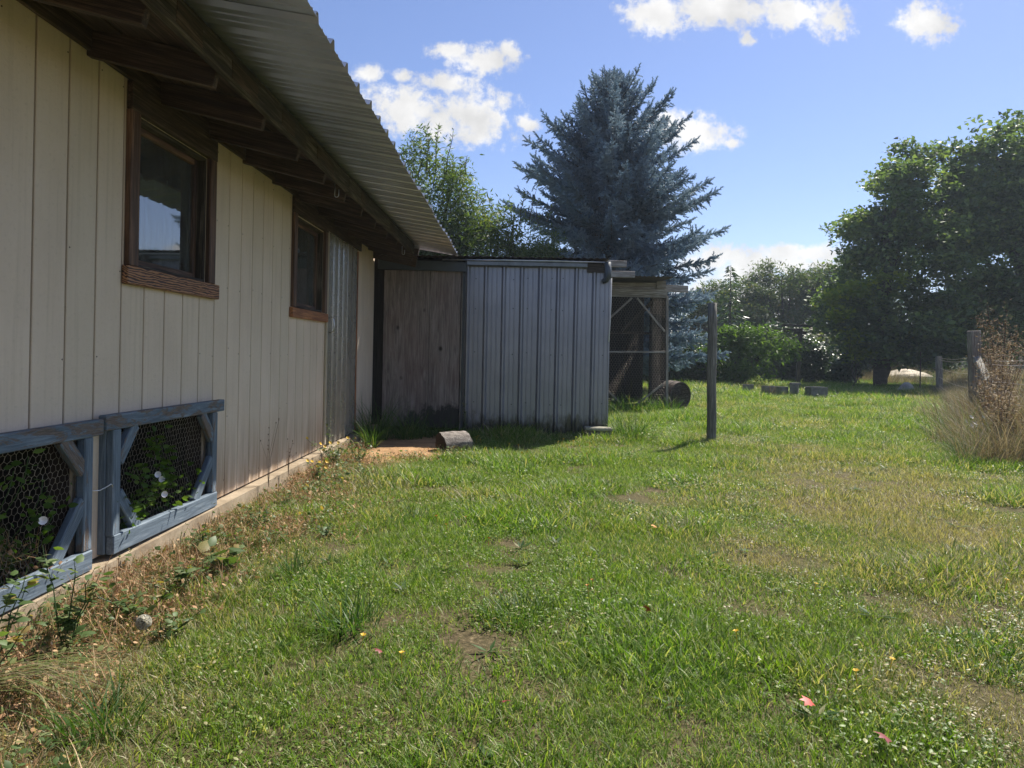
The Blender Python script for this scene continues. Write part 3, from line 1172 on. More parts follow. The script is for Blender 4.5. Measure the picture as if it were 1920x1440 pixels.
def window(y0, y1, z0, z1, sill_y0, sill_y1, sillm, sz, trimm, hdr_z=2.275, tw=.082, left_t=None):
    """a window: frame (window_frame) with glass, reveal, trims, sill and header as parts of the barn"""
    fr = bpy.data.objects.new('window', None)
    COL.objects.link(fr)
    fr.location = (0, 0, 0)
    fr.parent = barn
    fr.location = Vector((WX, (y0 + y1) / 2, (z0 + z1) / 2)) - Vector(barn.location)
    base = Vector((WX, (y0 + y1) / 2, (z0 + z1) / 2))

    def bd(n, p0, p1, w, t, m, wd, **kw):
        o = board(n, Vector(p0) - base, Vector(p1) - base, w, t, m, None, wdir=wd, **kw)
        o.parent = fr
        return o
    # trims on the face of the wall
    bd('trim_board', (WX + .014, y0 - tw / 2, z0), (WX + .014, y0 - tw / 2, hdr_z - .109), tw, .028, trimm, (0, 1, 0))
    bd('trim_board', (WX + .014, y1 + tw / 2, z0), (WX + .014, y1 + tw / 2, hdr_z - .109), tw, .028, trimm, (0, 1, 0))
    bd('header_board', (WX + .016, y0 - tw, hdr_z - .042), (WX + .016, y1 + tw, hdr_z - .042), .135, .03, M['rafter'], (0, 0, 1))
    bd('sill_board', (WX + .016, sill_y0, (sz[0] + sz[1]) / 2), (WX + .016, sill_y1, (sz[0] + sz[1]) / 2), sz[1] - sz[0], .033, sillm, (0, 0, 1), bev=.004)
    # reveal
    d = .105
    for yy, s in ((y0, 1), (y1, -1)):
        bd('jamb', (WX - d / 2, yy + s * .009, z0), (WX - d / 2, yy + s * .009, z1), d, .018, M['fascia'], (1, 0, 0))
    bd('jamb', (WX - d / 2, y0 + .018, z1 - .009), (WX - d / 2, y1 - .018, z1 - .009), d, .018, M['fascia'], (1, 0, 0))
    bd('jamb', (WX - d / 2, y0 + .018, z0 + .009), (WX - d / 2, y1 - .018, z0 + .009), d, .018, M['fascia'], (1, 0, 0))
    # inner sash
    sw = .032
    xs_ = WX - .062
    for yy, s in ((y0 + .018, 1), (y1 - .018, -1)):
        bd('sash', (xs_, yy + s * sw / 2, z0 + .018), (xs_, yy + s * sw / 2, z1 - .018), sw, .03, trimm, (0, 1, 0))
    for zz, s in ((z0 + .018, 1), (z1 - .018, -1)):
        bd('sash', (xs_, y0 + .018 + sw, zz + s * sw / 2), (xs_, y1 - .018 - sw, zz + s * sw / 2), sw, .03, trimm, (0, 0, 1))
    g = MB()
    g.box(xs_ - .003 - base.x, xs_ + .001 - base.x, y0 + .04 - base.y, y1 - .04 - base.y, z0 + .04 - base.z, z1 - .04 - base.z)
    g.build('glass_pane', M['glass'], fr)
    # a pale mullion of the sliding half, inside
    bd('mullion', (xs_ - .02, y0 + .62 * (y1 - y0), z0 + .04), (xs_ - .02, y0 + .62 * (y1 - y0), z1 - .04), .03, .02, M['dark_wood'], (0, 1, 0))
    return fr


window(3.375, 4.150, 1.44, 2.165, 3.277, 4.285, M['sill'], (1.352, 1.438), M['trim'])
window(5.805, 6.655, 1.405, 2.16, 5.70, 6.765, M['trim_orange'], (1.318, 1.398), M['trim'])

# door of clear corrugated plastic on a timber frame
DY0, DY1, DZ0, DZ1 = 6.875, 8.085, .135, 2.19
door = bpy.data.objects.new('door', None)
COL.objects.link(door)
door.parent = barn
dbase = Vector((WX, (DY0 + DY1) / 2, DZ0))
door.location = dbase - Vector(barn.location)


def dbd(n, p0, p1, w, t, m, wd, **kw):
    o = board(n, Vector(p0) - dbase, Vector(p1) - dbase, w, t, m, None, wdir=wd, **kw)
    o.parent = door
    return o


XD = WX - .028
dbd('stile', (XD, DY0 + .04, DZ0), (XD, DY0 + .04, DZ1), .08, .036, M['cream_trim'], (0, 1, 0))
dbd('stile', (XD, DY1 - .035, DZ0), (XD, DY1 - .035, DZ1), .07, .036, M['tan_wood'], (0, 1, 0))
for zz in (DZ0 + .05, 1.085, DZ1 - .05):
    dbd('door_rail', (XD, DY0 + .08, zz), (XD, DY1 - .07, zz), .095, .034, M['tan_wood'], (0, 0, 1))
dbd('diagonal_brace', (XD, DY0 + .10, 1.02), (XD, DY1 - .10, DZ0 + .12), .085, .03, M['tan_wood'], (0, 0, 1))
dbd('diagonal_brace', (XD, DY0 + .10, 1.17), (XD, DY1 - .30, DZ1 - .11), .075, .03, M['tan_wood'], (0, 0, 1))
# ribbed clear sheet
V, F = rib_sheet(6, DZ1 - DZ0, pitch=.198, h=.024)
door_sheet = MB()
door_sheet.v = [(WX + .002 + w - dbase.x, DY0 + .012 + u - dbase.y, v) for (u, v, w) in V]
door_sheet.f = F[:len(F) // 2 - 30]
door_sheet.build('plastic_sheet', M['poly'], door)
mb = MB()
pts = [(WX + .012, 6.87, 1.37), (WX + .055, 6.87, 1.355)] + [(WX + .055 + .006 * math.sin(a), 6.87, 1.355 - .12 * a / math.pi) for a in np.linspace(0, math.pi, 6)] + [(WX + .012, 6.87, 1.22)]
mb.tube([Vector(p) - dbase for p in pts], .0055, 8)
mb.build('handle', M['steel'], door, smooth=True)
dbd('drip_edge', (WX + .003, DY1 + .010, DZ0), (WX + .003, DY1 + .010, 2.18), .018, .02, M['trim_orange'], (0, 1, 0))
board('door_header', (WX + .012, 6.76, 2.262), (WX + .012, 8.20, 2.262), .13, .024, M['rafter'], barn, wdir=(0, 0, 1))
board('door_post', (WX + .012, 6.782, .15), (WX + .012, 6.782, 2.19), .045, .02, M['cream_trim'], barn, wdir=(0, 1, 0))


# ------------------------------------------------------------------ blue hatch frames with chicken wire
def chicken_wire(y0, y1, z0, z1, x, r=.0007, w=.029, seed=1, bulge=.03):
    rr = random.Random(seed)
    mb = MB()
    s = w / math.sqrt(3)
    nodes = {}

    def P(y, z):
        key = (round(y, 4), round(z, 4))
        if key not in nodes:
            q = Vector((x, y, z))
            q.y += rr.uniform(-.0025, .0025)
            q.z += rr.uniform(-.0025, .0025)
            f = math.sin(math.pi * (y - y0) / (y1 - y0)) * math.sin(math.pi * (z - z0) / (z1 - z0))
            q.x += -bulge * max(f, 0) * (.6 + .4 * math.sin(y * 9 + z * 7)) + rr.uniform(-.002, .002)
            nodes[key] = q
        return nodes[key]
    rows = int((z1 - z0) / (1.5 * s)) + 2
    cols = int((y1 - y0) / w) + 2
    for j in range(rows):
        for i in range(cols):
            cy = y0 + i * w + (w / 2 if j % 2 else 0)
            cz = z0 + j * 1.5 * s
            vs = []
            for k in range(4):
                a = math.pi / 6 + math.pi / 3 * k
                vs.append((cy + s * math.cos(a), cz + s * math.sin(a)))
            for k in range(3):
                if all(y0 - .005 < v[0] < y1 + .005 and z0 - .005 < v[1] < z1 + .005 for v in (vs[k], vs[k + 1])):
                    mb.tube([P(*vs[k]), P(*vs[k + 1])], r * (1.4 if k == 2 else 1), 3, cap=False)
    return mb


def hatch(name, label, y0, y1, top_y, pieces, seed):
    h = thing(name, label, 'hatch', (WX, (y0 + y1) / 2, .13), 'blue wire mesh hatches along the barn foot')

    def hb(n, p0, p1, w, t, wd, wear=0.0, **kw):
        o = board(n, p0, p1, w, t, M['blue'], h, wdir=wd, bev=.004, **kw)
        o['wear'] = wear
        return o
    X = WX + .068          # outer face of the frame
    top_rail = hb('top_rail', (X - .019, top_y[0], .728), (X - .019, top_y[1], .715), .068, .038, (0, 0, 1), .30)
    hb('bottom_rail', (X - .017, y0 + .01, .182), (X - .017, y1 - .005, .165), .085, .036, (0, 0, 1), -.9)
    hb('post', (X - .021, y0 + .035, .222), (X - .021, y0 + .035, .693), .06, .034, (0, 1, 0), -.3)
    hb('post', (X - .021, y1 - .035, .210), (X - .021, y1 - .035, .680), .06, .034, (0, 1, 0), .05)
    # inner boards running into the wall, seen edge on
    hb('side_board', (X - .055, y0 + .012, .14), (X - .055, y0 + .012, .69), .034, .022, (1, 0, 0), -1.5)
    hb('side_board', (X - .075, y1 - .01, .14), (X - .075, y1 - .01, .69), .075, .02, (1, 0, 0), -1.5)
    for (a, b, wv_) in pieces:
        hb('brace', (X - .022, a[0], a[1]), (X - .022, b[0], b[1]), .062, .032, (0, 1, .01), wv_)
    cw = chicken_wire(y0 + .05, y1 - .04, .20, .70, X - .05, seed=seed)
    w = cw.build('wire_mesh', M['wire'])
    w['kind'] = 'stuff'
    adopt(w, h)
    return h


hatch('barn_hatch', 'right hand blue hatch with weathered top rail and white bindweed behind its chicken wire', 3.125, 4.225, (3.065, 4.305),
      [((3.19, .545), (3.325, .70), .1), ((3.19, .40), (3.36, .205), -.6), ((4.03, .69), (4.17, .53), .2), ((4.165, .41), (3.955, .20), -.2)], 3)
hatch('barn_hatch', 'left hand blue hatch, cut by the picture edge, with dry plants heaped inside', 1.25, 2.985, (1.15, 3.046),
      [((1.32, .545), (1.46, .70), .1), ((2.79, .695), (2.93, .545), .35), ((2.93, .42), (2.745, .205), -.3)], 4)
# niche inside each opening
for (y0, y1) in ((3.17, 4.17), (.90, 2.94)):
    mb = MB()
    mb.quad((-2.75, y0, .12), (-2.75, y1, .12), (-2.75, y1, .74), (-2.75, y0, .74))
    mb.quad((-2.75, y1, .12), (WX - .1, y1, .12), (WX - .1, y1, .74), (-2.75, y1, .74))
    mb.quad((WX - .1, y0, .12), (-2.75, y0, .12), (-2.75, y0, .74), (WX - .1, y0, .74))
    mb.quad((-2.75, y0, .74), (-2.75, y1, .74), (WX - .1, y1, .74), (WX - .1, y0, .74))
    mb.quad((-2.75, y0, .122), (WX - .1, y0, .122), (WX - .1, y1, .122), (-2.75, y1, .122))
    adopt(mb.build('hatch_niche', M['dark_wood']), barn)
    for q in range(int((y1 - y0) / .42)):
        yy = y0 + .3 + q * .42
        board('niche_stud', (-2.35 + .1 * (q % 2), yy, .125), (-2.35 + .1 * (q % 2), yy, .735), .09, .04, M['rafter'], barn, wdir=(0, 1, 0))
# hook and eye between the two hatches
hk = thing('hatch_hook', 'small steel hook and eye latch fixed between the two blue hatches', 'latch', (WX + .01, 3.05, .445))
mb = MB()
mb.tube([(.0, -.035, .004), (.035, -.03, 0), (.042, .0, -.004), (.04, .045, .0), (.055, .062, .012), (.05, .08, .004), (.05, .085, -.012)], .0028, 6)
mb.build('hook', M['steel'], hk, smooth=True)
mb = MB()
mb.tube([(0, 0, 0)] + [(.012 + .008 * math.sin(a), -.035, .008 * math.cos(a)) for a in np.linspace(-math.pi / 2, 1.5 * math.pi, 12)], .002, 5)
mb.build('eye', M['steel'], hk, smooth=True)

# ------------------------------------------------------------------ shed at the end of the barn
SY = 9.05
shed = thing('lean_to_shed', 'low shed of weathered plywood and blue grey ribbed metal closing off the barn end', 'shed', (-.3, SY + .1, 0))
for (xa, xb, zb) in ((-1.70, -1.118, .095), (-1.112, -.722, .085)):
    board('plywood_sheet', ((xa + xb) / 2, SY + .012, zb), ((xa + xb) / 2, SY + .012, 2.085), xb - xa, .018, M['plywood'], shed, wdir=(1, 0, 0), bev=.002)
board('door_stile', (-.705, SY + .0, .07), (-.705, SY + .0, 2.08), .016, .02, M['grey_wood'], shed, wdir=(1, 0, 0))
board('corner_post', (-1.86, SY + .10, .0), (-1.86, SY + .10, 2.28), .33, .07, M['dark_wood'], shed, wdir=(1, 0, 0))  # added dark board closing the gap that let background light through
board('filler_board', (-1.77, SY + .16, 2.22), (1.1, SY + .16, 2.22), .12, .03, M['dark_wood'], shed)
board('corner_post', (-.68, SY + .04, .0), (-.68, SY + .04, 2.12), .06, .05, M['fascia_metal'], shed, wdir=(1, 0, 0))  # dark strip standing in for the dark gap beside the metal
# two sheets of ribbed metal, four pitches each
V, F = rib_sheet(4, 2.12, seg=6)
me = bpy.data.meshes.new('ribbed_metal_sheet')
me.from_pydata([(u, -w, v) for (u, v, w) in V], [], [f[::-1] for f in F])
me.materials.append(M['shed_metal'])
for q in range(2):
    o = bpy.data.objects.new('ribbed_metal_sheet', me)
    COL.objects.link(o)
    o.parent = shed
    o.location = Vector((-.664 + q * P4, SY - .001 - .002 * q, .055 - .012 * q)) - Vector(shed.location)
    o.rotation_euler = (0, .004 * q, 0)
mb = MB()
for zz in (.42, 1.05, 1.62, 2.0):
    for xx in (-.53, -.39, -.16, -.05, .13, .30, .44, .58, .77, .97, 1.10):
        z2 = zz + random.uniform(-.02, .02)
        mb.tube([(xx, SY - .001, z2), (xx, SY - .010, z2)], .0085, 6)
so = mb.build('screw_heads', M['fascia_metal'])
so['kind'] = 'stuff'
adopt(so, shed)
board('corner_trim', (1.172, SY - .006, .05), (1.176, SY - .006, 2.10), .022, .02, M['shed_metal'], shed, wdir=(1, 0, 0))
# slate fascia over the plywood, gutter over the metal
board('fascia_panel', (-1.775, SY - .035, 2.155), (-.648, SY - .035, 2.135), .125, .03, M['fascia_metal'], shed, wdir=(0, 0, 1), bev=.006)
mb = MB()
gp = [(-.012, .072), (-.02, .07), (-.02, .062), (0.0, .055), (.0, .012), (.012, .0), (.062, .0), (.07, .012), (.07, .07)]
ga, gb = -.644, .880
for i in range(len(gp) - 1):
    (a0, b0), (a1, b1) = gp[i], gp[i + 1]
    mb.quad((ga, SY - .085 + a0, 2.150 + b0), (gb, SY - .085 + a0, 2.150 + b0), (gb, SY - .085 + a1, 2.150 + b1), (ga, SY - .085 + a1, 2.150 + b1))
    mb.quad((ga, SY - .083 + a1, 2.1515 + b1), (gb, SY - .083 + a1, 2.1515 + b1), (gb, SY - .083 + a0, 2.1515 + b0), (ga, SY - .083 + a0, 2.1515 + b0))
adopt(mb.build('gutter', M['gutter']), shed)
mb = MB()
mb.tube([(-.95, SY - .10, 2.216), (-.2, SY - .10, 2.226), (.5, SY - .10, 2.228), (1.10, SY - .10, 2.222)], .009, 8)
adopt(mb.build('gutter_lip', M['steel'], smooth=True), shed)
mb = MB()
mb.box(.882, 1.19, SY - .045, SY - .004, 2.10, 2.205)
adopt(mb.build('end_board', M['fascia']), shed)
mb = MB()
mb.tube([(1.135, SY - .085, 2.225), (1.142, SY - .085, 2.03), (1.12, SY - .07, 2.0), (1.08, SY - .05, 1.985)], [.045, .043, .036, .03], 10)
adopt(mb.build('downspout', M['fascia_metal'], smooth=True), shed)
mb = MB()
mb.tube([(1.19, SY - .05, 2.03), (1.188, SY - .05, 1.7), (1.182, SY - .05, 1.45), (1.17, SY - .05, 1.22)], .006, 6)
adopt(mb.build('hanging_strip', M['white'], smooth=True), shed)
# side, back and roof
mb = MB()
mb.box(1.145, 1.165, SY + .02, 12.3, .0, 2.2)
mb.box(-1.75, 1.145, 12.28, 12.3, .0, 2.4)
mb.box(-1.80, -1.79, SY + .15, 12.3, .0, 2.4)
adopt(mb.build('side_wall', M['dark_wood']), shed)
board('purlin', (.70, SY + .55, 2.296), (1.47, SY + .55, 2.286), .09, .045, M['pale_wood'], shed, wdir=(0, 0, 1), bev=.005)
board('purlin', (.90, SY + 1.95, 2.304), (1.815, SY + 1.95, 2.304), .10, .045, M['pale_wood'], shed, wdir=(0, 0, 1), bev=.005)
# round corrugated roof sheets
cv, cf = [], []
nn_ = 9 * 8
for s_ in range(2):
    for i in range(nn_ + 1):
        xx = i * .0762 / 8
        cv.append((xx * 1.09, s_ * 3.4, .006 * math.cos(2 * math.pi * i / 8) + s_ * .06))
for i in range(nn_):
    cf.append((i, i + 1, nn_ + 2 + i, nn_ + 1 + i))
n0 = len(cv)
cv += [(x, y, z + .002) for (x, y, z) in cv]
cf += [tuple(n0 + q for q in f[::-1]) for f in cf]
cf += [(i + 1, i, n0 + i, n0 + i + 1) for i in range(nn_)]
me = bpy.data.meshes.new('roof_sheet')
me.from_pydata(cv, [], cf)
me.materials.append(M['shed_roof'])
for q in range(4):
    o = bpy.data.objects.new('roof_sheet', me)
    COL.objects.link(o)
    o.parent = shed
    o.location = Vector((-1.79 + q * .735, SY - .12 - .01 * (q % 2), 2.262 + .003 * (q % 2))) - Vector(shed.location)

# ------------------------------------------------------------------ wire aviary behind the shed
CY = 13.8
cage = thing('aviary', 'wire fronted poultry pen with grey timber frame standing behind the metal shed', 'pen', (2.3, CY + .8, 0))


def cb(n, p0, p1, w, t, wd=(0, 0, 1), m='pale_wood', **kw):
    return board(n, p0, p1, w, t, M[m], cage, wdir=wd, **kw)


cb('top_beam', (.9, CY + .05, 2.395), (2.88, CY + .05, 2.405), .13, .05)
cb('top_beam', (2.60, CY + .35, 2.405), (3.42, CY + .45, 2.395), .14, .045)
cb('beam_block', (2.70, CY - .005, 2.43), (2.88, CY - .005, 2.43), .15, .05)
cb('lower_beam', (.9, CY - .01, 2.283), (2.905, CY - .01, 2.278), .115, .04)
cb('door_rail', (1.2, CY, 2.21), (2.92, CY, 2.195), .04, .03)
cb('post', (2.95, CY, .0), (2.915, CY, 2.20), .045, .04, (1, 0, 0))
cb('post', (1.68, CY, .0), (1.68, CY, 2.20), .045, .04, (1, 0, 0))
cb('middle_rail', (1.70, CY, 1.105), (2.90, CY, 1.125), .035, .03)
cb('brace', (2.23, CY + .003, 2.165), (1.74, CY + .003, 1.70), .036, .025)
cb('brace', (2.33, CY + .003, 2.165), (2.88, CY + .003, 1.52), .036, .025)
cb('brace', (1.72, CY + .003, .42), (2.12, CY + .003, .05), .036, .025)
cb('brace', (2.86, CY + .003, .50), (2.30, CY + .003, .05), .036, .025)
cb('rear_post', (2.78, CY + .35, 0), (2.78, CY + .35, 2.35), .17, .10, (1, 0, 0), 'fascia')
cb('rear_post', (2.5, CY + 2.2, 0), (2.5, CY + 2.2, 2.3), .10, .10, (1, 0, 0), 'dark_wood')
for q in range(8):
    cb('wall_board', (.95 + q * .26, CY + 2.4, -.05), (.95 + q * .26, CY + 2.4, 2.45), .257, .02, (1, 0, 0), 'dark_wood')
for q in range(6):
    cb('wall_board', (3.0, CY + .55 + q * .3, -.05), (3.0, CY + .55 + q * .3, 2.4), .296, .02, (0, 1, 0), 'dark_wood')
cb('perch', (1.2, CY + 1.2, 1.5), (2.9, CY + 1.3, 1.52), .05, .05, (0, 0, 1), 'fascia')
cb('inner_brace', (2.2, CY + 1.0, 1.55), (2.8, CY + .6, 2.2), .07, .04, (0, 0, 1), 'fascia')
cb('feed_box', (1.75, CY + .8, .3), (1.75, CY + .8, .95), .22, .2, (1, 0, 0), 'fascia')
cw = chicken_wire(1.72, 2.90, .05, 2.18, 0, r=.0011, w=.052, seed=5, bulge=0.0)
w = MB()
w.v = [(v[1], v[0] + CY - .01, v[2]) for v in cw.v]
w.f = cw.f
wo_ = w.build('wire_mesh', M['wire'])
wo_['kind'] = 'stuff'
adopt(wo_, cage)
me2 = me.copy()
for q in range(3):
    o = bpy.data.objects.new('roof_sheet', me2)
    COL.objects.link(o)
    o.parent = cage
    o.location = Vector((.82 + q * .66, CY - .9, 2.49 + .003 * (q % 2))) - Vector(cage.location)
    o.rotation_euler = (math.radians(1.2), 0, 0)

# ------------------------------------------------------------------ post, barrel, log, blocks
po = MB()
rr = random.Random(3)
ptp = [(0, 0, -.05)] + [(.004 * math.sin(i * 1.3) - .012 * i / 8, .002 * i, .05 + 1.67 * i / 8) for i in range(9)]
po.tube(ptp, [.060, .060, .059, .058, .058, .057, .057, .057, .056, .055], 14)
pm = po.build('fence_post', M['post'], smooth=False)
pm.location = (2.423, 8.75, 0)
me = pm.data
# grain runs along local X: turn the mesh so that the post stands up
for v in me.vertices:
    v.co = Vector((v.co.z, v.co.x, v.co.y))
pm.rotation_euler = (0, -math.pi / 2, 0)
pm.matrix_world = Matrix.Translation((2.423, 8.75, 0)) @ Matrix(((0, 1, 0, 0), (0, 0, 1, 0), (1, 0, 0, 0), (0, 0, 0, 1)))
for p in me.polygons:
    p.use_smooth = len(p.vertices) == 4
tag(pm, 'round grey timber post standing alone in the lawn', 'post')

bar = thing('barrel', 'old wooden barrel lying on its side beside the wire pen', 'barrel', (3.20, 13.95, 0))


def lathe(profile, axis, centre, sides=28, smooth=True):
    """profile: list of (along, radius)"""
    ax = Vector(axis).normalized()
    a = ax.cross(Vector((0, 0, 1))).normalized()
    b = ax.cross(a)
    mb = MB()
    for (s, r) in profile:
        for k in range(sides):
            t = 2 * math.pi * k / sides
            mb.v.append(tuple(Vector(centre) + ax * s + (a * math.cos(t) + b * math.sin(t)) * r))
    for i in range(len(profile) - 1):
        for k in range(sides):
            k2 = (k + 1) % sides
            mb.f.append((i * sides + k, i * sides + k2, (i + 1) * sides + k2, (i + 1) * sides + k))
    return mb


BAX = (-.50, .86, .0)
bc = (3.235, 13.90, .275)
blc = tuple(Vector(bc) - Vector((3.20, 13.95, 0)))
b1 = lathe([(0.012, .24), (0, .245), (0, .262), (.1, .277), (.3, .29), (.5, .277), (.6, .262), (.6, .245), (.59, 0.001)], BAX, blc)
b1.build('stave_body', M['fascia'], bar, smooth=False)
prof = [(.02, .001)]
for q in range(6):
    r = .04 * (q + 1)
    prof += [(.02, r - .012), (.008, r - .008), (.008, r - .002), (.02, r)]
lathe(prof, BAX, blc).build('barrel_head', M['fascia'], bar)
for s0 in (.02, .14, .44, .56):
    rr_ = .262 + .028 * math.sin(math.pi * s0 / .6)
    lathe([(s0 - .02, rr_ + .0), (s0 - .02, rr_ + .005), (s0 + .02, rr_ + .008), (s0 + .02, rr_ + .0)], BAX, blc).build('hoop', M['shed_roof'], bar)

# sawn log
lg = thing('log', 'short sawn log lying on the sawdust at the shed front', 'log', (-.64, 7.50, 0))
ax = Vector((.26, .20, .0)).normalized()
a_ = ax.cross(Vector((0, 0, 1))).normalized()
b_v = ax.cross(a_)
mb = MB()
ns, sd_ = 9, 22
for i in range(ns):
    for k in range(sd_):
        t = 2 * math.pi * k / sd_
        r = .108 + .008 * math.sin(3 * t + 1) + .006 * math.sin(7 * t + i * .3) + random.uniform(-.002, .002)
        p = ax * (-.165 + .33 * i / (ns - 1) + .012 * math.sin(t)) + (a_ * math.cos(t) + b_v * math.sin(t)) * r + Vector((0, 0, .10))
        mb.v.append(tuple(p))
for i in range(ns - 1):
    for k in range(sd_):
        k2 = (k + 1) % sd_
        mb.f.append((i * sd_ + k, i * sd_ + k2, (i + 1) * sd_ + k2, (i + 1) * sd_ + k))
mb.build('log_bark', M['grey_wood'], lg, smooth=True)
for i, s in ((0, -1), (ns - 1, 1)):
    e = MB()
    c = Vector((0, 0, .10)) + ax * s * .1652
    ring = [Vector(mb.v[i * sd_ + k]) for k in range(sd_)]
    for k in range(sd_):
        e.tri(tuple(c), tuple(ring[(k + 1) % sd_]), tuple(ring[k])) if s < 0 else e.tri(tuple(c), tuple(ring[k]), tuple(ring[(k + 1) % sd_]))
    e.build('cut_end', M['dark_wood'] if s < 0 else M['tan_wood'], lg)  # left end gets a darker timber, its shade put into the colour

# concrete block at the shed corner
cbk = thing('concrete_block', 'flat mossy concrete block lying at the foot of the metal shed corner', 'block', (1.03, 8.80, 0))
board('slab', (-.17, 0, .14), (.17, 0, .135), .18, .045, M['paver'], None, wdir=(0, 1, 0), bev=.012).parent = cbk
board('footing', (-.15, .01, .055), (.16, .01, .055), .15, .12, M['cinder'], None, wdir=(0, 1, 0), bev=.018).parent = cbk

# hollow cinder blocks far down the lawn
GB = 'hollow blocks in the far lawn'


def cinder(loc, rz, label, L=.40, W=.20, H=.20, standing=False):
    t = bpy.data.objects.new('cinder_block', None)
    bm = MB()
    # outer shell with two hollow cores open at the top
    e = .03
    bm.box(-L / 2, L / 2, -W / 2, -W / 2 + e, 0, H)
    bm.box(-L / 2, L / 2, W / 2 - e, W / 2, 0, H)
    for xx in (-L / 2, -e / 2, L / 2 - e):
        bm.box(xx, xx + e, -W / 2 + e, W / 2 - e, 0, H - .004)
    o = bm.build('cinder_block', M['cinder'])
    o.location = loc
    o.rotation_euler = (math.pi / 2 * 0, 0, rz)
    tag(o, label, 'cinder block', GB)
    return o


cinder((7.88, 18.6, 0), .15, 'largest square grey block, rightmost of the two block piles', .46, .3, .31)
cinder((7.42, 18.9, 0), -.5, 'upright narrow block with a small lump on top, in the right pile', .2, .2, .34)
cinder((7.14, 19.0, 0), .3, 'small block at the left end of the right pile', .22, .2, .28)
cinder((6.98, 19.5, 0), .1, 'block beside tall grass at the right end of the left pile', .36, .25, .27)
cinder((6.55, 20.0, 0), -.3, 'block turned edge on, left end of the left pile', .3, .25, .28)
mb = MB()
mb.box(-.12, .12, -.08, .08, 0, .05)
o = mb.build('flat_stone', M['cinder'])
o.location = (7.44, 18.9, .34)
tag(o, 'small flat stone lying on the narrow upright block', 'stone')


def lump(name, loc, r, m, label, cat, seed=1, flat=.7):
    bm = bmesh.new()
    bmesh.ops.create_icosphere(bm, subdivisions=3, radius=1)
    q = random.Random(seed)
    ph = [q.uniform(0, 6) for _ in range(6)]
    for v in bm.verts:
        c = v.co
        k = 1 + .15 * math.sin(2.1 * c.x + ph[0]) + .12 * math.sin(3.3 * c.y + ph[1]) + .1 * math.sin(4.1 * c.z + ph[2]) + .05 * math.sin(9 * c.x + 7 * c.y + ph[3])
        v.co = Vector((c.x * k * r[0], c.y * k * r[1], max(c.z, -.4) * k * r[2]))
    me = bpy.data.meshes.new(name)
    bm.to_mesh(me)
    bm.free()
    me.materials.append(m)
    o = mesh_obj(name, me, None, loc)
    return tag(o, label, cat)


lump('boulder', (12.46, 22.6, .10), (.24, .2, .2), M['stone'], 'pale grey boulder on the far lawn beside the fence', 'boulder', 4)
lump('sand_pile', (17.7, 32, .20), (.9, 1.0, .42), M['sandpile'], 'pale sand pile beyond the far fence under the maple', 'pile', 8)


# ------------------------------------------------------------------ plants: generic makers
def blade_clump(n, R, h0, h1, w, lean=.5, seed=0, curve=.5, segs=3, spread_pow=.5, out=1.0):
    """grass blades: V, F(tris as quads degenerate avoided -> use quads), var"""
    r = np.random.default_rng(seed)
    a = r.uniform(0, 2 * np.pi, n)
    rad = R * r.random(n) ** spread_pow
    bx, by_ = rad * np.cos(a), rad * np.sin(a)
    la = a * out + (1 - out) * r.uniform(0, 2 * np.pi, n) + r.normal(0, .7, n)
    h = r.uniform(h0, h1, n)
    ln = np.abs(r.normal(0, lean, n)) + .08
    ww = w * r.uniform(.6, 1.2, n)
    cv_ = curve * r.uniform(.4, 1.4, n)
    fa = la + np.pi / 2 + r.normal(0, .6, n)
    V = np.zeros((n, (segs + 1) * 2 - 1, 3))
    for s in range(segs + 1):
        t = s / segs
        ang = ln + cv_ * t
        # arc length integration approximated
        fx = h * (t * np.sin(ln + cv_ * t * .5))
        fz = h * (t * np.cos(np.minimum(ln + cv_ * t * .5, 1.5)))
        cx = bx + fx * np.cos(la)
        cy = by_ + fx * np.sin(la)
        wd = ww * (1 - t ** 1.6) * .5
        if s < segs:
            V[:, 2 * s] = np.stack([cx - wd * np.cos(fa), cy - wd * np.sin(fa), fz], 1)
            V[:, 2 * s + 1] = np.stack([cx + wd * np.cos(fa), cy + wd * np.sin(fa), fz], 1)
        else:
            V[:, 2 * s] = np.stack([cx, cy, fz], 1)
    k = (segs + 1) * 2 - 1
    F = []
    for s in range(segs - 1):
        F += [(2 * s, 2 * s + 1, 2 * s + 3), (2 * s, 2 * s + 3, 2 * s + 2)]
    s = segs - 1
    F.append((2 * s, 2 * s + 1, 2 * s + 2))
    F = np.array(F)
    FF = (F[None] + (np.arange(n) * k)[:, None, None]).reshape(-1, 3)
    var = np.repeat(r.random(n), k)
    return V.reshape(-1, 3), FF, var


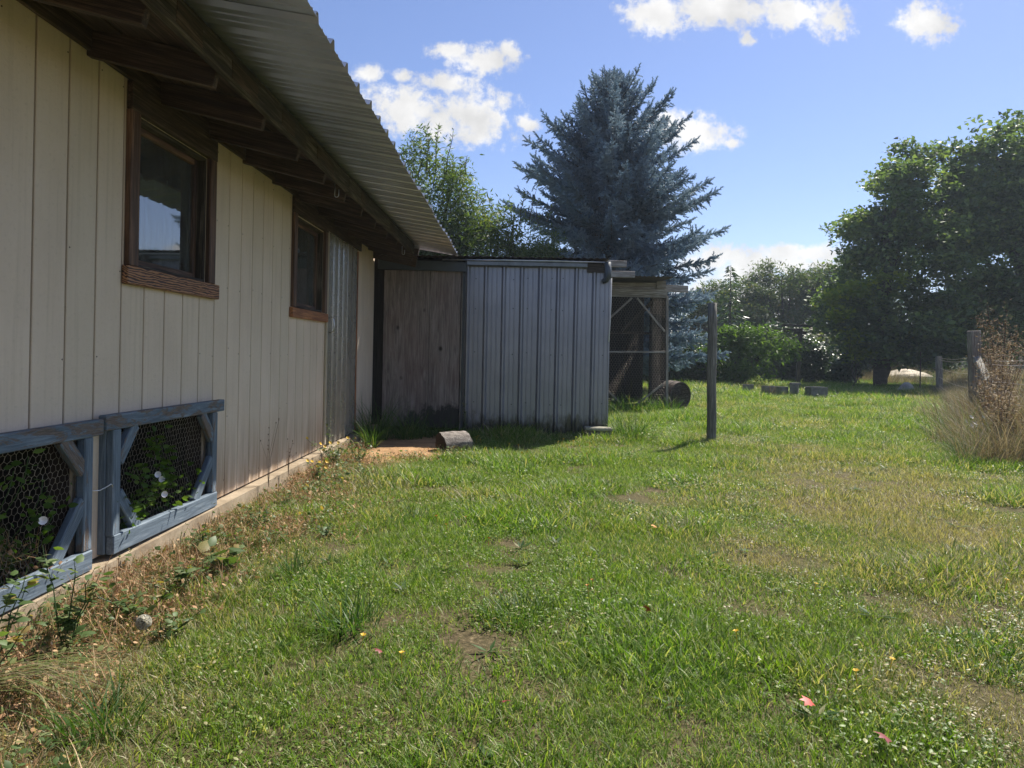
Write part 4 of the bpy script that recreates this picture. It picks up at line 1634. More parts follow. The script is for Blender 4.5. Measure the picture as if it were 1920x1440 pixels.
def leaf_template(kind):
    """flat leaf lying in XY, stem at the origin, tip along +Y, about unit length"""
    if kind == 'maple':
        V = [(0, 0, 0), (.22, .12, .0), (.50, .10, -.08), (.30, .36, .02), (.52, .62, -.08), (.20, .62, .03), (0, 1.0, -.10),
             (-.20, .62, .03), (-.52, .62, -.08), (-.30, .36, .02), (-.50, .10, -.08), (-.22, .12, .0), (0, .42, .05)]
        F = [(12, 0, 1), (12, 1, 3), (1, 2, 3), (12, 3, 5), (3, 4, 5), (12, 5, 6), (12, 6, 7), (12, 7, 9), (7, 8, 9), (12, 9, 11), (9, 10, 11), (12, 11, 0)]
        return np.array(V), np.array(F)
    if kind == 'lobed':       # cheaper maple leaf
        V = [(0, 0, 0), (.5, .18, -.06), (.30, .45, .02), (.0, 1.0, -.1), (-.30, .45, .02), (-.5, .18, -.06)]
        F = [(0, 1, 2), (0, 2, 3), (0, 3, 4), (0, 4, 5)]
        return np.array(V), np.array(F)
    if kind == 'lance':
        V = [(0, 0, 0), (.13, .35, -.02), (0, 1, -.12), (-.13, .35, -.02)]
        F = [(0, 1, 2), (0, 2, 3)]
        return np.array(V), np.array(F)
    V = [(0, 0, 0), (.28, .3, -.04), (.24, .65, -.05), (0, 1, -.12), (-.24, .65, -.05), (-.28, .3, -.04), (0, .5, .03)]
    F = [(6, 0, 1), (6, 1, 2), (6, 2, 3), (6, 3, 4), (6, 4, 5), (6, 5, 0)]
    return np.array(V), np.array(F)


def tree_limbs(base, tips, r0, r1, seed=0, wob=.25, rise=1.6):
    q = random.Random(seed)
    mb = MB()
    base = Vector(base)
    for ti, tp in enumerate(tips):
        tp = Vector(tp)
        pts, rad = [], []
        n = 7
        for i in range(n + 1):
            t = i / n
            p = base.lerp(tp, t)
            # rise first, then spread
            p.x = base.x + (tp.x - base.x) * t ** rise
            p.y = base.y + (tp.y - base.y) * t ** rise
            p += Vector((q.uniform(-wob, wob), q.uniform(-wob, wob), 0)) * (.5 * math.sin(math.pi * t))
            pts.append(p)
            rad.append(r0 * (1 - t) ** .8 + r1)
        mb.tube(pts, rad, 7, cap=False)
    return mb


def crown_points(blobs, density, seed, shell=.55, gap=.45, gscale=1.1, lumps=0, lr=.8):
    """cluster centres inside a union of ellipsoids, thinned by noise so that gaps open"""
    r = np.random.default_rng(seed)
    if lumps:
        nb = []
        for (c, rad) in blobs:
            n = int(lumps * (rad[0] * rad[1] * rad[2]) ** (2 / 3) / (lr * lr))
            for _ in range(n):
                d = r.normal(size=3)
                d /= np.linalg.norm(d)
                k = r.uniform(.45, 1.0) ** .6
                q = lr * r.uniform(.55, 1.25)
                nb.append((tuple(np.array(c) + d * (np.array(rad) - .5 * q) * k), (q * 1.2, q * 1.2, q * .62)))
        blobs = nb
    P, OUT = [], []
    for (c, rad) in blobs:
        n = int(density * (rad[0] * rad[1] * rad[2]) ** (2 / 3) * 4)
        d = r.normal(size=(n, 3))
        d /= np.linalg.norm(d, axis=1, keepdims=True)
        rr_ = shell + (1 - shell) * r.random(n) ** .7
        lump_ = 1 + .16 * np.sin(d[:, 0] * 5 + seed) * np.sin(d[:, 2] * 6 + 1.3 * seed) + .10 * np.sin(11 * d[:, 0] + 9 * d[:, 1] + seed)
        p = np.array(c) + d * np.array(rad) * (rr_ * lump_)[:, None]
        g = vnoise(p[:, 0] + .7 * p[:, 1], p[:, 2] + .5 * p[:, 1], gscale, seed)
        keep_ = g > gap * r.random(n) ** .35
        P.append(p[keep_])
        OUT.append(d[keep_])
    return np.concatenate(P), np.concatenate(OUT)


def foliage(name, blobs, density, per, spread, leaf, size, mat, parent, seed, tilt=.6, gap=.45, shell=.55, gscale=1.1, droop=.0, zmin=.05, lumps=0, lr=.8):
    r = np.random.default_rng(seed + 50)
    C, D = crown_points(blobs, density, seed, shell, gap, gscale, lumps, lr)
    n = len(C) * per
    # each cluster is a spray: flattened, leaning outward
    off = r.normal(size=(n, 3)) * np.array([1, 1, .55]) * spread
    T = np.repeat(C, per, 0) + off
    T[:, 2] -= droop * np.abs(off[:, 0] + off[:, 1])
    ok = T[:, 2] > zmin
    T = T[ok]
    n = len(T)
    tv, tf = leaf_template(leaf)
    global rng
    R = rotmats(n, np.abs(r.normal(0, tilt, n)))
    S = size * r.uniform(.6, 1.25, n)
    V, F, k = replicate(tv, tf, R, T, S)
    cl = np.repeat(r.random(len(C)), per)[ok]
    var = np.repeat(np.clip(.68 * cl + .32 * r.random(n), 0, 1), k)
    if parent is not None:
        V = V - np.array(parent.location)
    me = np_mesh(name, V, F, mat, {'var': var})
    return mesh_obj(name, me, parent)


def make_tree(name, label, cat, loc, blobs, density, per, spread, leaf, size, mat, trunk_r, seed, group=None, ntips=9, rise=1.6, **kw):
    t = thing(name, label, cat, loc, group)
    foliage('crown', blobs, density, per, spread, leaf, size, mat, t, seed, **kw)
    q = random.Random(seed)
    tips = []
    for i in range(ntips):
        c, rad = blobs[i % len(blobs)]
        tips.append((c[0] - loc[0] + q.uniform(-.6, .6) * rad[0], c[1] - loc[1] + q.uniform(-.6, .6) * rad[1], c[2] + q.uniform(-.1, .75) * rad[2]))
    mb = tree_limbs((0, 0, -.05), tips, trunk_r, trunk_r * .10, seed, rise=rise)
    mb.build('trunk', M['bark'], t, smooth=True)
    return t


# big maples on the right
maple_a = make_tree('maple_tree', 'tall dark green maple whose trunk stands on the far lawn beside the dry grass', 'tree', (13.4, 26.1, 0),
          [((15.1, 26.5, 4.3), (2.9, 3.0, 3.0)), ((13.6, 26.2, 6.3), (1.5, 2.0, 1.5)), ((15.6, 27, 7.3), (2.2, 2.2, 2.3)), ((12.6, 26, 3.3), (1.4, 1.6, 1.1)), ((15.2, 26, 2.4), (3.2, 2.4, 1.6)), ((14.8, 25.2, 1.6), (2.4, 1.4, .8)), ((12.6, 25.6, 1.9), (1.2, 1.0, .9)), ((17.4, 26, 1.9), (2.4, 1.6, .9)),
           ((13.9, 25.6, 7.6), (.8, .9, 1.0)), ((13.2, 26, 4.9), (1.15, 1, .9)), ((17.0, 26.6, 6.6), (1.8, 1.8, 2.2)), ((17, 26, 3.2), (2.0, 1.8, 1.8)), ((12.0, 25.8, 2.6), (1.0, 1.0, .9))],
          13, 13, .17, 'lobed', .17, M['maple_leaf'], .22, 11, 'maples at the right of the lawn', rise=3.0, gap=.50, gscale=.8, shell=.35, tilt=.8, droop=.25, zmin=.6, lumps=4.4, lr=.75)
make_tree('maple_tree', 'broad dark green maple cut by the right picture edge', 'tree', (20.0, 27.5, 0),
          [((19.6, 27.5, 5.2), (4.4, 3.6, 4.2)), ((18.2, 27.3, 8.6), (2.0, 2.0, 1.9)), ((20.6, 27.6, 9.4), (2.6, 2.2, 2.3)), ((19, 26.5, 3.0), (4.6, 2.6, 1.8)), ((16.9, 27, 8.4), (1.1, 1.2, 1.1)), ((18.8, 26.2, 7.0), (2.6, 1.6, 2.2))],
          12, 13, .18, 'lobed', .18, M['maple_leaf'], .22, 12, 'maples at the right of the lawn', rise=3.0, gap=.50, gscale=.8, shell=.35, tilt=.8, droop=.25, zmin=1.0, lumps=4.4, lr=.9)
foliage('sunlit_bough', [((11.15, 25.0, 3.15), (.50, .5, .35)), ((11.35, 24.9, 2.6), (.42, .4, .28)), ((11.9, 24.8, 3.5), (.6, .5, .3)), ((12.9, 24.6, 3.9), (.6, .4, .25))],
        26, 12, .12, 'lobed', .17, M['sunny_leaf'], maple_a, 14, tilt=.9, gap=.3, shell=.2)  # paler leaves paint sunlight onto the maple's left branch tips
make_tree('maple_sapling', 'young yellow green maple before the dark shrub left of the maple trunk', 'sapling', (11.95, 25.0, 0),
          [((11.85, 25.0, 1.75), (.48, .4, .5)), ((12.0, 25.0, 1.2), (.4, .4, .4))], 40, 10, .12, 'lobed', .15, M['sunny_leaf'], .025, 13, ntips=3, gap=.35, shell=.2)

# pale tree behind the barn roof
make_tree('pale_leafed_tree', 'loose pale green tree with upright shoots rising behind the barn eave', 'tree', (-2.2, 16.6, 0),
          [((-2.2, 16.8, 4.3), (1.15, 1.0, 1.75)), ((-2.6, 17, 3.0), (1.2, 1.2, 1.6)), ((-1.2, 16.7, 3.3), (1.0, 1.0, 1.1))],
          120, 22, .14, 'lance', .13, M['willow_leaf'], .10, 21, gap=.42, shell=.3, tilt=1.1, gscale=.6)
make_tree('pale_leafed_tree', 'lower pale green tree between the barn eave and the blue spruce', 'tree', (-.5, 17.3, 0),
          [((-.7, 17.3, 3.6), (1.1, 1.0, 1.25)), ((.3, 17.6, 3.1), (1.0, 1.0, 1.2))],
          120, 20, .14, 'lance', .13, M['willow_leaf'], .09, 22, gap=.40, shell=.3, tilt=1.1, gscale=.6)
# upright shoots above those crowns
sh = MB()


def shoots(parent_obj, specs, mat, seed):
    r = np.random.default_rng(seed)
    st = MB()
    TT, DD = [], []
    for (x, y, z, h, lx) in specs:
        pts = [Vector((x + lx * h * (s / 5) ** 1.4 + r.normal(0, .01), y, z + h * s / 5)) for s in range(6)]
        st.tube(pts, [.012 * (1 - s / 6) + .002 for s in range(6)], 4, cap=False)
        n = int(h * 34)
        for i in range(n):
            s = r.random()
            p = pts[0].lerp(pts[-1], s)
            TT.append((p.x, p.y, p.z))
            a = r.uniform(0, 6.28)
            DD.append((math.cos(a), math.sin(a), r.uniform(.3, 1.2)))
    tv, tf = leaf_template('lance')
    TT, DD = np.array(TT), np.array(DD)
    R = frames_from_dir(DD)
    V, F, k = replicate(tv, tf, R, TT, r.uniform(.08, .15, len(TT)))
    V = V - np.array(parent_obj.location)
    mesh_obj('shoot_leaves', np_mesh('shoot_leaves', V, F, mat, {'var': np.repeat(r.random(len(TT)), k)}), parent_obj)['kind'] = 'stuff'
    adopt(st.build('shoot_stems', M['bark']), parent_obj)['kind'] = 'stuff'


pts_ = [o for o in COL.objects if o.name.startswith('pale_leafed_tree')]
shoots(pts_[0], [(-2.45 + .13 * i + random.uniform(-.05, .05), 16.5, 4.9 + random.uniform(-.3, .3), random.uniform(.5, 1.05) * (1.25 - abs(i - 4) * .09), random.uniform(-.15, .25)) for i in range(10)]
       + [(-1.6, 16.5, 4.2, 1.0, .45), (-1.45, 16.5, 3.9, .9, .6), (-2.9, 16.5, 4.3, .9, -.2)], M['willow_leaf'], 5)
shoots(pts_[1], [(-1.3 + .22 * i, 17.2, 4.1 + random.uniform(-.25, .15), random.uniform(.45, .95), random.uniform(-.2, .35)) for i in range(10)], M['willow_leaf'], 6)

# airy trees at the end of the lawn
FARG = 'airy trees at the end of the lawn'
specs = [((12.2, 40, 0), [((12.2, 40, 3.7), (2.2, 1.5, 2.7)), ((10.4, 40, 3.2), (1.6, 1.3, 2.3))], 'thin airy tree just right of the spruce, sky showing through', 31, 5.0),
         ((15.3, 41, 0), [((15.2, 41, 4.4), (2.3, 1.8, 3.2)), ((14.2, 41, 3.0), (1.8, 1.5, 2.3))], 'tallest airy grey green tree in the middle of the far row', 32, 6.8),
         ((18.6, 42, 0), [((18.3, 42, 4.2), (2.2, 1.8, 3.2)), ((20.4, 42, 4.0), (2.4, 1.6, 2.8))], 'airy brownish tree at the far end beside the maple', 33, 6.5),
         ((16.8, 43.5, 0), [((16.8, 43.5, 3.3), (2.6, 1.5, 3.4))], 'airy tree standing behind the far row', 34, 6.0)]
for (loc, blobs, lab, sd, h) in specs:
    blobs = [((c[0], c[1], c[2] * .92), (q[0], q[1], q[2] * .92)) for (c, q) in blobs]
    make_tree('airy_tree', lab, 'tree', loc, blobs, 26, 13, .24, 'lance', .26, M['far_leaf'], .12, sd, FARG, gap=.42, shell=.25, tilt=1.1, gscale=.8, zmin=.3, lumps=4.0, lr=.75)

make_tree('field_bush', 'mid green bush filling the gap between pergola post and maple', 'bush', (14.6, 33.5, 0),
          [((14.4, 33.5, 1.3), (1.6, 1.0, 1.3)), ((16.6, 34.5, 1.2), (1.6, 1.0, 1.2)), ((19.5, 34.5, 1.2), (2.2, 1.0, 1.2))],
          30, 12, .18, 'oval', .2, M['far_leaf'], .05, 45, gap=.25, shell=.3, lumps=4, lr=.5)
make_tree('field_bush', 'low dark bush behind the laurel under the far trees', 'bush', (10.4, 33.0, 0),
          [((9.6, 33, 1.2), (1.6, 1.0, 1.5)), ((12.0, 33.6, 1.2), (1.5, 1.0, 1.5))],
          30, 12, .18, 'oval', .2, M['ivy_leaf'], .05, 46, gap=.25, shell=.3, lumps=4, lr=.5)
# small conifer peeping over the far trees
cf_ = thing('young_conifer', 'slim young conifer tip standing between the spruce and the airy trees', 'tree', (9.9, 33, 0))
mb = MB()
mb.tube([(0, 0, 0), (0, 0, 5.3)], [.08, .01], 6)
mb.build('trunk', M['bark'], cf_)
TT, DD = [], []
for i in range(900):
    z = 5.3 - 4.8 * random.random() ** .8
    L = (5.4 - z) * .26 + .05
    a = random.uniform(0, 6.28)
    s = random.random()
    TT.append((L * s * math.cos(a), L * s * math.sin(a), z - .25 * L * s * s))
    DD.append((math.cos(a), math.sin(a), -.35))
tv, tf = leaf_template('lance')
V, F, k = replicate(tv, tf, frames_from_dir(np.array(DD)), np.array(TT), rng.uniform(.15, .35, len(TT)))
mesh_obj('crown', np_mesh('crown', V, F, M['ivy_leaf'], {'var': np.repeat(rng.random(len(TT)), k)}), cf_)

# shrubs
make_tree('laurel_bush', 'bright green arching bush between the lone post and the pergola post', 'bush', (7.6, 24.3, 0),
          [((7.3, 24.4, .95), (.95, .9, .95)), ((8.2, 24.5, 1.45), (.9, .8, .85)), ((9.1, 24.4, 1.55), (.55, .6, .6)), ((7.9, 24.2, .6), (1.0, .8, .6)), ((7.5, 24.6, 1.75), (.6, .6, .45))],
          30, 9, .12, 'lance', .22, M['laurel_leaf'], .04, 41, gap=.55, shell=.3, tilt=1.0, gscale=.35, droop=.5, lumps=4.0, lr=.36, ntips=16)
make_tree('ivy_mound', 'dark glossy ivy mound behind the barrel below the spruce', 'bush', (5.9, 25.2, 0),
          [((5.6, 25.2, .75), (.75, .7, .75)), ((6.5, 25.5, .7), (.7, .7, .65)), ((4.8, 25.4, .8), (.8, .7, .8)), ((6.9, 25.8, .55), (.6, .6, .6))],
          260, 12, .10, 'oval', .13, M['ivy_leaf'], .04, 42, gap=.08, shell=.75, tilt=.8)
make_tree('dark_shrub', 'dark dense shrub behind the pergola post', 'bush', (11.6, 29, 0),
          [((11.3, 29, 1.1), (.9, .8, 1.1)), ((12.1, 29.2, .9), (.9, .8, .9)), ((10.6, 29, 1.2), (.7, .7, 1.1)), ((12.9, 29.4, .55), (.8, .6, .5))],
          150, 14, .13, 'oval', .16, M['ivy_leaf'], .05, 43, gap=.25, shell=.45, tilt=.8)
make_tree('dark_shrub', 'small dark shrub at the dry grass edge left of the maple trunk', 'bush', (12.7, 27.3, 0),
          [((12.6, 27.3, .55), (.55, .5, .55)), ((12.9, 27.3, .9), (.5, .5, .5))],
          150, 12, .12, 'oval', .14, M['ivy_leaf'], .03, 44, gap=.25, shell=.4, tilt=.8)
# far hedge line, one mass
hb = []
for i in range(34):
    x = -26 + i * 3.1
    hb.append(((x + random.uniform(-1, 1), 62 + random.uniform(-3, 3), random.uniform(.7, 1.3)), (2.3, 1.5, random.uniform(1.0, 1.7))))
fh = foliage('hedgerow_foliage', hb, 22, 12, .4, 'oval', .42, M['far_leaf'], None, 61, gap=.15, shell=.5)
tag(fh, 'low hedgerow closing the field far behind the trees', 'hedgerow', kind='stuff')


# blue spruce
def spruce(loc, H):
    t = thing('blue_spruce', 'big blue spruce with upturned branch tips towering behind the metal shed', 'tree', loc)
    mb = MB()
    mb.tube([(0, 0, -.05), (0, 0, H * .5), (0, 0, H - .15)], [.24, .13, .012], 10)
    mb.build('trunk', M['bark'], t, smooth=True)
    r = np.random.default_rng(77)
    limbs = MB()
    T, D, S, W = [], [], [], []
    # half width (m) by height
    prof_z = [0, .8, 2.4, 3.8, 4.9, 6.0, 6.9, 7.7, 8.3, 8.75, 9.0]
    prof_r = [2.7, 2.95, 3.0, 3.0, 2.85, 2.35, 1.85, 1.1, .62, .22, .1]
    z = .9
    br = []
    while z < H - .12:
        rad = np.interp(z, prof_z, prof_r)
        nb = int(np.interp(z, [0, 6, H], [12, 11, 7]))
        a0 = r.uniform(0, 6.28)
        for k in range(nb):
            a = a0 + 2 * math.pi * k / nb + r.normal(0, .35)
            L = rad * r.uniform(.5, 1.06)
            br.append((z + r.uniform(-.16, .16), a, L))
        z += np.interp(z, [0, 6, H], [.27, .22, .15])
    # long individual branches that make the outline
    br += [(4.1, -.05, 3.15), (3.2, .12, 2.9), (4.9, .2, 2.55), (5.6, .05, 2.0), (6.3, .3, 1.9), (6.4, -.3, 1.75), (4.6, math.pi, 3.0), (5.4, math.pi + .15, 2.7), (6.2, math.pi - .2, 2.45),
           (6.0, math.pi + .4, 2.3), (6.9, math.pi - .4, 1.6), (7.0, math.pi, 1.25), (6.9, .2, 1.5), (2.6, -.1, 2.8)]
    for (z, a, L) in br:
        bw = r.normal(0, .20)
        up_ = np.interp(z, [0, 3, 6, 7.6, H], [-.15, .0, .32, .8, .6])      # tangent of rise at the tip
        lift = np.interp(z, [0, 4, H], [.05, .10, .35])
        ca, sa = math.cos(a), math.sin(a)

        def P(s):
            return np.array([ca * L * s, sa * L * s, z - .10 * L * s * (1 - s) * 2 + L * (lift * s + .5 * up_ * s * s)])
        limbs.tube([tuple(P(s)) for s in (0, .35, .7, 1.0)], [.028 + .008 * L, .022, .014, .005], 5, cap=False)
        n = max(6, int(L / .050))
        for i in range(n):
            s = .16 + .84 * (i + r.random()) / n
            p = P(min(s, 1))
            tang = P(min(s + .03, 1.02)) - P(min(s, 1) - .01)
            tang /= np.linalg.norm(tang)
            side = np.array([-sa, ca, 0])
            # side twigs in the plane of the branch, shorter towards the tip
            sl = (.14 + .44 * min(L, 3) / 3 * (1 - s) ** .7) * r.uniform(.5, 1.3)
            for sg in (-1, 1):
                d = side * sg * r.uniform(.55, .95) + tang * r.uniform(.55, .9) + np.array([0, 0, r.normal(-.28, .45)])
                d /= np.linalg.norm(d)
                m = max(1, int(sl / .115))
                for j in range(m):
                    q = p + d * (j + .2) * .115
                    dd = d + r.normal(0, .35, 3)
                    dd[2] += .12
                    T.append(q)
                    D.append(dd)
                    S.append(r.uniform(.13, .21))
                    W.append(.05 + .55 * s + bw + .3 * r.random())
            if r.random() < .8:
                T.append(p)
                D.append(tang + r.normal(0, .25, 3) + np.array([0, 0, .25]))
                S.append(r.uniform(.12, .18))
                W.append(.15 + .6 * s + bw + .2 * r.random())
        # bare tip shoot
        T.append(P(1.0))
        D.append(P(1.0) - P(.93) + np.array([0, 0, .05]))
        S.append(r.uniform(.16, .26))
        W.append(.5)
    # leaders at the top
    for i in range(16):
        a = r.uniform(0, 6.28)
        rr_ = r.uniform(.0, .16)
        T.append(np.array([rr_ * math.cos(a), rr_ * math.sin(a), H - .5 + r.uniform(0, .5)]))
        D.append(np.array([.35 * math.cos(a), .35 * math.sin(a), 1]))
        S.append(r.uniform(.2, .32))
        W.append(.4)
    # needle brush: spiky three-sided rows of needles round a twig along +Y
    tv, tf = [], []
    for j in range(5):
        y = .05 + .19 * j
        for k in range(3):
            an = 2 * math.pi * k / 3 + j * 1.05
            c, s = math.cos(an), math.sin(an)
            ln = .27 * (1 - .35 * abs(j - 2) / 2)
            b0 = len(tv)
            w = .085
            tv += [(-s * w, y - .05, c * w), (s * w, y + .05, -c * w), (c * ln, y + .26, s * ln)]
            tf.append((b0, b0 + 1, b0 + 2))
    b0 = len(tv)
    tv += [(.05, 0, .0), (-.03, 0, .045), (-.03, 0, -.045), (0, 1.0, 0)]
    tf += [(b0, b0 + 1, b0 + 3), (b0 + 1, b0 + 2, b0 + 3), (b0 + 2, b0, b0 + 3)]
    T, D, S, W = np.array(T), np.array(D), np.array(S), np.array(W)
    V, F, k = replicate(np.array(tv), np.array(tf), frames_from_dir(D), T, S)
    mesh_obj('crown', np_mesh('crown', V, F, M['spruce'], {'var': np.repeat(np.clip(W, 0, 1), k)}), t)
    limbs.build('branches', M['bark'], t)
    print('spruce twigs', len(T))
    return t


spruce((2.62, 20.0, 0), 8.95)

# ------------------------------------------------------------------ pergola, fences, far buildings
pg = thing('pergola', 'weathered brown pergola beam carried on a post at the end of the lawn', 'pergola', (9, 27.2, 0))
board('beam', (6.3, 27.2, 2.06), (10.95, 27.2, 2.10), .16, .10, M['fascia'], pg)
board('beam', (10.1, 27.1, 2.28), (11.2, 27.1, 2.28), .09, .10, M['fascia'], pg)
board('post', (10.80, 27.2, 0), (10.86, 27.2, 2.02), .14, .12, M['fascia'], pg, wdir=(1, 0, 0))
board('post', (6.6, 27.2, 0), (6.6, 27.2, 2.0), .14, .12, M['fascia'], pg, wdir=(1, 0, 0))
board('cross_piece', (10.55, 27.0, 2.02), (11.15, 27.4, 2.02), .12, .1, M['fascia'], pg)

fence = thing('wire_fence', 'old wire fence with grey braced timber post running through the dry weeds', 'fence', (8.05, 12.5, 0))
board('post', (8.12, 12.5, 0), (8.05, 12.5, 1.60), .17, .15, M['grey_wood'], fence, wdir=(1, 0, 0), bev=.012)
board('brace', (8.02, 12.36, 1.10), (6.65, 9.5, .12), .12, .11, M['post'], fence, wdir=(0, 0, 1), bev=.012)
board('post', (12.55, 21.0, 0), (12.5, 21.0, 1.18), .14, .13, M['grey_wood'], fence, wdir=(1, 0, 0), bev=.01)
board('post', (5.75, 7.6, 0), (5.78, 7.6, 1.45), .15, .14, M['grey_wood'], fence, wdir=(1, 0, 0), bev=.01)
mb = MB()
mb.tube([(13.9, 24.4, 0), (13.9, 24.4, 1.35)], .022, 6)
adopt(mb.build('steel_stake', M['rafter']), fence)
fpts = [(5.75, 7.6), (8.06, 12.5), (12.52, 21.0), (13.9, 24.4), (17.5, 31)]
mb = MB()
for zz in (1.12, 1.06, .82, .55, .3):
    for i in range(len(fpts) - 1):
        a0, a1 = fpts[i], fpts[i + 1]
        pts = []
        for s in np.linspace(0, 1, 7):
            pts.append((a0[0] + (a1[0] - a0[0]) * s, a0[1] + (a1[1] - a0[1]) * s, zz - .05 * math.sin(math.pi * s) + (.02 if i else .0)))
        mb.tube(pts, .003, 4, cap=False)
wre = mb.build('fence_wire', M['wire'])
adopt(wre, fence)
bsh = thing('far_house', 'pale blue grey house glimpsed between the far trees', 'house', (27, 70, 0))
mb = MB()
mb.box(-5, 5, -3, 3, 0, 2.7)
mb.build('wall', M['house'], bsh)
mb = MB()
for s in (-1, 1):
    mb.quad((-5.4, 3.5 * s, 2.6), (5.4, 3.5 * s, 2.6), (5.4, 0, 4.3), (-5.4, 0, 4.3))
for s in (-5, 5):
    mb.tri((s, -3, 2.7), (s, 3, 2.7), (s, 0, 4.2))
mb.build('roof', M['house_roof'], bsh)
for xx in (-3, 0, 3):
    mb = MB()
    mb.box(xx - .5, xx + .5, -3.06, -3.0, 1.0, 2.0)
    mb.build('window', M['dark'], bsh)

# ------------------------------------------------------------------ scatter helper (geometry nodes)
def scatter(name, P, rz, scl, idx, coll, extra, label, cat):
    me = bpy.data.meshes.new(name)
    me.vertices.add(len(P))
    me.vertices.foreach_set('co', np.asarray(P, dtype=np.float32).ravel())

    def fa(n, v, ty='FLOAT'):
        a = me.attributes.new(n, ty, 'POINT')
        a.data.foreach_set('value', v)
    fa('rz', np.asarray(rz, dtype=np.float32))
    fa('scl', np.asarray(scl, dtype=np.float32))
    fa('idx', np.asarray(idx, dtype=np.int32), 'INT')
    for k_, v_ in extra.items():
        fa(k_, np.asarray(v_, dtype=np.float32))
    o = mesh_obj(name, me)
    ng = bpy.data.node_groups.new(name + '_scatter', 'GeometryNodeTree')
    ng.interface.new_socket('Geometry', in_out='INPUT', socket_type='NodeSocketGeometry')
    ng.interface.new_socket('Geometry', in_out='OUTPUT', socket_type='NodeSocketGeometry')
    gi, go = ng.nodes.new('NodeGroupInput'), ng.nodes.new('NodeGroupOutput')
    iop = ng.nodes.new('GeometryNodeInstanceOnPoints')
    ci = ng.nodes.new('GeometryNodeCollectionInfo')
    ci.inputs['Collection'].default_value = coll
    ci.inputs['Separate Children'].default_value = True
    ci.inputs['Reset Children'].default_value = True

    def na(n, ty):
        x = ng.nodes.new('GeometryNodeInputNamedAttribute')
        x.data_type = ty
        x.inputs['Name'].default_value = n
        return x.outputs['Attribute']
    cx = ng.nodes.new('ShaderNodeCombineXYZ')
    ng.links.new(na('rz', 'FLOAT'), cx.inputs[2])
    e2r = ng.nodes.new('FunctionNodeEulerToRotation')
    ng.links.new(cx.outputs[0], e2r.inputs[0])
    ng.links.new(gi.outputs[0], iop.inputs['Points'])
    ng.links.new(ci.outputs[0], iop.inputs['Instance'])
    iop.inputs['Pick Instance'].default_value = True
    ng.links.new(na('idx', 'INT'), iop.inputs['Instance Index'])
    ng.links.new(e2r.outputs[0], iop.inputs['Rotation'])
    ng.links.new(na('scl', 'FLOAT'), iop.inputs['Scale'])
    ng.links.new(iop.outputs[0], go.inputs[0])
    md = o.modifiers.new('scatter', 'NODES')
    md.node_group = ng
    tag(o, label, cat, kind='stuff')
    return o


def tuft_coll(name, items):
    c = bpy.data.collections.new(name)
    for i, (V, F, var, m) in enumerate(items):
        me = np_mesh('%s_%02d' % (name, i), V, F, m, {'var': var})
        c.objects.link(bpy.data.objects.new('%s_%02d' % (name, i), me))
    return c


def broadleaf(n, R, size, kind='oval', tilt=.5, h=.03, seed=0, rosette=False):
    r = np.random.default_rng(seed)
    a = r.uniform(0, 6.28, n)
    if rosette:
        T = np.stack([.01 * np.cos(a), .01 * np.sin(a), np.full(n, .01)], 1)
        D = np.stack([np.cos(a), np.sin(a), r.uniform(.15, .9, n)], 1)
        Rm = frames_from_dir(D, np.tile(np.array([[0, 0, 1.0]]), (n, 1)))
        Rm[:, :, 2] *= 1
    else:
        rad = R * np.sqrt(r.random(n))
        T = np.stack([rad * np.cos(a), rad * np.sin(a), h * r.random(n) + .008], 1)
        Rm = rotmats(n, np.abs(r.normal(0, tilt, n)))
    tv, tf = leaf_template(kind)
    V, F, k = replicate(tv, tf, Rm, T, size * r.uniform(.6, 1.3, n))
    return V, F, np.repeat(r.random(n), k)


def join(*parts):
    Vs, Fs, vs, off = [], [], [], 0
    for (V, F, v) in parts:
        Vs.append(V)
        Fs.append(F + off)
        vs.append(v)
        off += len(V)
    return np.concatenate(Vs), np.concatenate(Fs), np.concatenate(vs)


items = []
for s in range(4):       # green lawn, short
    items.append((*blade_clump(230, .14, .025, .068, .0042, .6, 100 + s, .8, 2, .5, .2), M['lawn']))
for s in range(3):       # green lawn, coarser and taller
    items.append((*blade_clump(150, .13, .035, .10, .0052, .6, 110 + s, .9, 3, .5, .3), M['lawn']))
for s in range(2):       # clover and small broad leaves among blades
    items.append((*join(broadleaf(70, .13, .015, 'oval', .6, .035, 120 + s), blade_clump(120, .13, .02, .06, .004, .6, 125 + s, .6, 2, .5, .2)), M['lawn']))
for s in range(3):       # sparse flattened thatch
    items.append((*blade_clump(220, .15, .02, .065, .0030, 1.15, 130 + s, .5, 2, .5, .0), M['lawn']))
lawn_c = tuft_coll('lawn_tuft', items)

# points over the lawn inside the view and a margin around it
def lawn_points(y0, y1, dens, half=.80, seed=0):
    r = np.random.default_rng(seed)
    n = int((y1 - y0) * (y0 + y1) * half * dens * 1.0) + int((y1 - y0) * 1.6 * dens)
    y = np.sqrt(r.uniform(y0 * y0, y1 * y1, n)) if y0 > 0 else r.uniform(y0, y1, n)
    x = r.uniform(-1, 1, n) * (half * y + .8)
    return x, y


